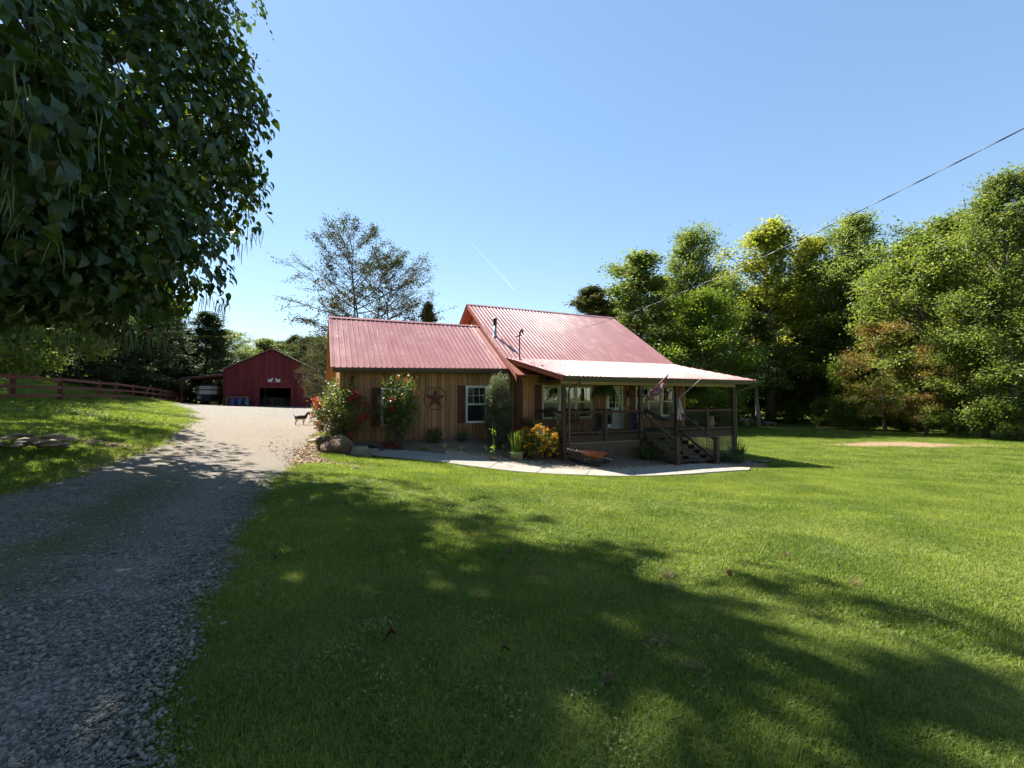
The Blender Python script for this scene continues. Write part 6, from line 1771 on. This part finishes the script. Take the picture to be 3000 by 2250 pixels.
# ================================================================ ground cover: grass, gravel, fallen leaves
def instancer(name, P, S_, rz, proto_me, mats, tilt=None):
    """stuff: one object whose points carry copies of a small mesh"""
    me = bpy.data.meshes.new(name); me.vertices.add(len(P)); me.vertices.foreach_set('co', np.asarray(P, np.float32).ravel())
    a = me.attributes.new('rot', 'FLOAT_VECTOR', 'POINT')
    rt = np.zeros((len(P), 3), np.float32); rt[:, 2] = rz
    if tilt is not None: rt[:, :2] = tilt
    a.data.foreach_set('vector', rt.ravel())
    a = me.attributes.new('siz', 'FLOAT_VECTOR', 'POINT')
    S_ = np.asarray(S_, np.float32)
    if S_.ndim == 1: S_ = np.repeat(S_[:, None], 3, 1)
    a.data.foreach_set('vector', S_.ravel())
    o = link(name, me)
    src = bpy.data.objects.new(name+'_source', proto_me)
    ng = bpy.data.node_groups.new(name, 'GeometryNodeTree')
    ng.interface.new_socket('Geometry', in_out='INPUT', socket_type='NodeSocketGeometry')
    ng.interface.new_socket('Geometry', in_out='OUTPUT', socket_type='NodeSocketGeometry')
    i_ = ng.nodes.new('NodeGroupInput'); o_ = ng.nodes.new('NodeGroupOutput')
    ip = ng.nodes.new('GeometryNodeInstanceOnPoints'); ob = ng.nodes.new('GeometryNodeObjectInfo'); ob.inputs[0].default_value = src
    r_ = ng.nodes.new('GeometryNodeInputNamedAttribute'); r_.data_type = 'FLOAT_VECTOR'; r_.inputs[0].default_value = 'rot'
    s_ = ng.nodes.new('GeometryNodeInputNamedAttribute'); s_.data_type = 'FLOAT_VECTOR'; s_.inputs[0].default_value = 'siz'
    L = ng.links.new
    L(i_.outputs[0], ip.inputs['Points']); L(ob.outputs['Geometry'], ip.inputs['Instance'])
    L(r_.outputs[0], ip.inputs['Rotation']); L(s_.outputs[0], ip.inputs['Scale']); L(ip.outputs[0], o_.inputs[0])
    md = o.modifiers.new('cover', 'NODES'); md.node_group = ng
    return tag(o, kind='stuff')

F_GRASS = foliage('grass_blades', [(.085, .132, .018), (.145, .200, .032), (.225, .262, .062)], .45, .55, .25, nscale=.6, rnd=.28)
def patch(seed, R, n, h0, h1, wd, seg=2):
    r = np.random.RandomState(seed); V = []; T = []
    for i in range(n):
        rr_ = R*sqrt(r.uniform()); a = r.uniform(0, 2*pi); b = np.array([rr_*cos(a), rr_*sin(a), -.01])
        h = r.uniform(h0, h1); az = r.uniform(0, 2*pi); d = np.array([cos(az), sin(az), 0]); le = r.uniform(.15, 1.1)
        s = np.array([-d[1], d[0], 0])*wd*r.uniform(.6, 1.3)*.5; o = len(V)
        m = b+np.array([0, 0, h*.62])+d*h*le*.28; e = b+np.array([0, 0, h*(1-.28*le)])+d*h*le*.85
        if seg == 2:
            V += [b-s, b+s, m-s*.8, m+s*.8, e]; T += [(o, o+1, o+3), (o, o+3, o+2), (o+2, o+3, o+4)]
        else:
            V += [b-s, b+s, e]; T += [(o, o+1, o+2)]
    return arr_mesh('grass_patch', np.array(V), np.array(T), F_GRASS)
grng = np.random.RandomState(123)
def scatter(n, r0, r1, keepdirt=.45, ang=56):
    rr_ = np.sqrt(grng.uniform(r0*r0, r1*r1, n)); a = np.radians(grng.uniform(-ang, ang, n))
    x = rr_*np.sin(a); y = rr_*np.cos(a)
    ok = (sdist(DRIVE, x, y)+vnoise(x, y, 2.2, 11)*.16 < .02) & (sdist(PATH, x, y) < -.03) & (sdist(HOUSE, x, y) < -.2) & (sdist(BED, x, y) < -.08)
    d = dirt_amount(x, y)
    ok &= grng.uniform(size=n) > np.clip((d-.2)*1.6, 0, 1)
    return x[ok], y[ok]
for nm, n, r0, r1, pm, s0, s1 in (('lawn_grass_near', 9000, .8, 4.5, patch(1, .16, 75, .035, .085, .0048), .85, 1.25), ('lawn_grass', 16000, 4.3, 11, patch(2, .26, 95, .035, .08, .007), .85, 1.25),
                                  ('lawn_grass_far', 17000, 10.5, 24, patch(3, .5, 120, .04, .085, .012, 1), .9, 1.3), ('lawn_grass_distant', 15000, 23, 52, patch(4, .9, 130, .04, .10, .024, 1), .9, 1.3)):
    x, y = scatter(n, r0, r1)
    z = gz(x, y)
    k = 1+.22*vnoise(x, y, 1.7, 21)
    sc = np.stack([grng.uniform(s0, s1, len(x)), grng.uniform(s0, s1, len(x)), grng.uniform(.75, 1.2, len(x))*k], 1)
    instancer(nm, np.stack([x, y, z], 1), sc, grng.uniform(0, 6.3, len(x)), pm, None)
# broad leaved weeds and clover here and there in the lawn
def weed(seed):
    r = np.random.RandomState(seed); P = np.stack([r.normal(size=60)*.06, r.normal(size=60)*.06, .03+.02*r.uniform(size=60)], 1)
    V, Fq = leaf_quads(P, .015, r, 1.2, .75, .1); return arr_mesh('weed', V, Fq, F_WEED)
F_WEED = foliage('lawn_weeds', [(.07, .115, .02), (.12, .17, .035), (.18, .23, .06)], .4, nscale=2, rnd=.3)
x, y = scatter(3200, 1.0, 14); ok = (vnoise(x, y, 1.3, 31)+.6*vnoise(x, y, 4, 33) > .25); x, y = x[ok], y[ok]
instancer('lawn_weeds', np.stack([x, y, gz(x, y)+.005], 1), grng.uniform(.6, 1.5, len(x)), grng.uniform(0, 6.3, len(x)), weed(3), None)
# longer grass on the far side of the fence and sparse tufts on the drive strip
# driveway stones
def stone_mesh(seed):
    bm = bmesh.new(); bmesh.ops.create_icosphere(bm, subdivisions=1, radius=1); r = random.Random(seed)
    for v in bm.verts: v.co = Vector((v.co.x*r.uniform(.7, 1.25), v.co.y*r.uniform(.6, 1.0), v.co.z*r.uniform(.45, .75)))
    me = bpy.data.meshes.new('stone'); bm.to_mesh(me); bm.free(); me.materials.append(M_STONE); return me
M_STONE = simple('grey_gravel_stone', (.21, .188, .158), (.11, .098, .082), .8, 30, rnd=.55, spec=.3)
M_PEB = simple('tan_pebble', (.33, .275, .20), (.23, .19, .135), .85, 30, rnd=.4, spec=.25)
for k in range(2):
    n = 60000
    rr_ = 1.2+9.5*grng.uniform(size=n)**1.35; a = np.radians(grng.uniform(-58, 5, n)); x = rr_*np.sin(a); y = rr_*np.cos(a)
    c = drive_col(x, y)
    ok = (sdist(DRIVE, x, y)+vnoise(x, y, 2.2, 11)*.16 > .02+.05*grng.normal(size=n)) & (grng.uniform(size=n) > c[:, 1]*1.0) & (grng.uniform(size=n) > c[:, 0]*.8)
    x, y = x[ok], y[ok]; n = len(x)
    s_ = np.clip(np.exp(grng.normal(-4.85, .48, n)), .003, .028)
    instancer('driveway_gravel', np.stack([x, y, gz(x, y)+.032], 1), s_, grng.uniform(0, 6.3, n), stone_mesh(k+5), None, grng.normal(size=(n, 2))*.5)
# grass tufts creeping onto the strip between the wheel tracks and along the drive edge
n = 9000; x = grng.uniform(-10, -1, n); y = grng.uniform(1, 11, n); c = drive_col(x, y)
ok = (grng.uniform(size=n) < c[:, 1]*.55) | ((np.abs(sdist(DRIVE, x, y)) < .22) & (grng.uniform(size=n) < .5))
x, y = x[ok], y[ok]
instancer('drive_strip_grass', np.stack([x, y, gz(x, y)+.02], 1), grng.uniform(.35, .8, len(x)), grng.uniform(0, 6.3, len(x)), patch(9, .14, 30, .03, .08, .005), None)
# pebbles along the path side of the bed
n = 13000; t_ = grng.uniform(0, .97, n); fx, fy = poly_at(PATH_B, t_); off = np.abs(grng.normal(size=n))*.28
x = fx+grng.normal(size=n)*.03-.12*off; y = fy+.04+off
ok = (sdist(BED, x, y) > .02) & (sdist(HOUSE, x, y) < -.02) & (t_ > .2)
x, y = x[ok], y[ok]
instancer('bed_pebbles', np.stack([x, y, gz(x, y)+.045], 1), np.abs(grng.normal(.02, .008, len(x)))+.008, grng.uniform(0, 6.3, len(x)), (lambda m: (m.materials.clear(), m.materials.append(M_PEB), m)[2])(stone_mesh(77)), None, grng.normal(size=(len(x), 2))*.4)
n = 6000; x = grng.uniform(-7.2, -5.2, n); y = grng.uniform(16.8, 18.4, n); ok = (sdist(BED, x, y) > .0) & (sdist(HOUSE, x, y) < -.02); x, y = x[ok], y[ok]
instancer('bed_gravel', np.stack([x, y, gz(x, y)+.045], 1), np.abs(grng.normal(.022, .008, len(x)))+.008, grng.uniform(0, 6.3, len(x)), stone_mesh(78), None, grng.normal(size=(len(x), 2))*.4)
# clods and chips on the bare dirt by the flower bank
n = 9000; x = grng.uniform(-11, -3.5, n); y = grng.uniform(12, 20, n); ok = (dirt_amount(x, y) > .45) & (sdist(HOUSE, x, y) < -.3) & (grng.uniform(size=n) < .7); x, y = x[ok], y[ok]
M_CLOD = simple('brown_clod', (.24, .16, .10), (.14, .09, .055), .95, 20, rnd=.4)
instancer('dirt_clods', np.stack([x, y, gz(x, y)+.01], 1), np.abs(grng.normal(.022, .016, len(x)))+.006, grng.uniform(0, 6.3, len(x)), (lambda m: (m.materials.clear(), m.materials.append(M_CLOD), m)[2])(stone_mesh(79)), None, grng.normal(size=(len(x), 2))*.4)

# fallen catalpa leaves and clumps of dried clippings, each one by itself
DL = [(1095, 1618, 'in the shade'), (1232, 1675, ''), (1158, 1890, ''), (1472, 1935, ''), (1402, 1772, ''), (1488, 1632, ''), (1170, 1480, ''), (1376, 1580, ''), (2128, 1698, ''), (1650, 1622, ''), (1152, 1465, ''), (815, 1655, ''), (1010, 1488, ''), (1795, 2025, '')]
lv = []
for k in range(4):
    r = np.random.RandomState(400+k); X = lt.copy(); X[:, 2] += .30*np.sin(X[:, 0]*5+r.uniform(0, 3))*r.uniform(.6, 1)+np.abs(X[:, 1])*r.uniform(.5, 1.3)+.10
    lv.append(arr_mesh('fallen_leaf', X, tri, F_DEAD, True))
for i, (px, py, _) in enumerate(DL):
    q = hit(px, py); o = link('fallen_leaf', lv[i % 4], None, (q.x, q.y, q.z+.055), (grng.normal()*.25, grng.normal()*.25, grng.uniform(0, 6.3)), (.06+.016*(i % 3),)*3)
    tag(o, 'curled brown fallen leaf lying on the mown lawn', 'leaf', 'fallen leaves on the lawn')
CL = [(1955, 1700, .12, 'dried grass clump in the tree shade, upper of the pair'), (1972, 1738, .16, 'dried grass clump in the tree shade, lower of the pair'), (1930, 1902, .15, 'dried grass clump between two shadow streaks'), (2035, 1978, .17, 'straw coloured grass clump nearest the bottom of the lawn'),
      (2510, 1726, .11, 'small dried grass clump on the sunlit lawn at right'), (2300, 1637, .09, 'tiny dried grass clump on the sunlit lawn near the shadow edge'), (1570, 1694, .10, 'dried grass clump in the dappled light, left of the others')]
for i, (px, py, s_, l) in enumerate(CL):
    q = hit(px, py); r = np.random.RandomState(500+i); n = 130
    P = np.stack([r.normal(size=n)*s_*.32, r.normal(size=n)*s_*.26, np.abs(r.normal(size=n))*s_*.25+.04], 1)
    V, Fq = leaf_quads(P, .06, r, .9, .05); o = link('grass_clump', arr_mesh('grass_clump', V, Fq, F_STRAW), None, q); tag(o, l, 'dried grass', 'dried clumps on the lawn')
# faint short vapour trail high above the house
m, nt, out = newmat('vapour_trail')
tr_ = N(nt, 'ShaderNodeBsdfTransparent'); df_ = N(nt, 'ShaderNodeBsdfTranslucent'); df_.inputs[0].default_value = (.9, .9, .9, 1)
ms_ = N(nt, 'ShaderNodeMixShader'); ms_.inputs[0].default_value = .018
nt.links.new(tr_.outputs[0], ms_.inputs[1]); nt.links.new(df_.outputs[0], ms_.inputs[2]); nt.links.new(ms_.outputs[0], out.inputs[0])
a_ = at(1376, 706, 3000); b_ = at(1508, 850, 3600)
ct = MB().tube([Vector(a_).lerp(Vector(b_), i/12) for i in range(13)], [2.5+.35*i for i in range(13)], 8).build('vapour_trail', m, None, True)
tag(ct, 'faint thin white vapour trail in the sky left of the main roof', 'vapour trail')
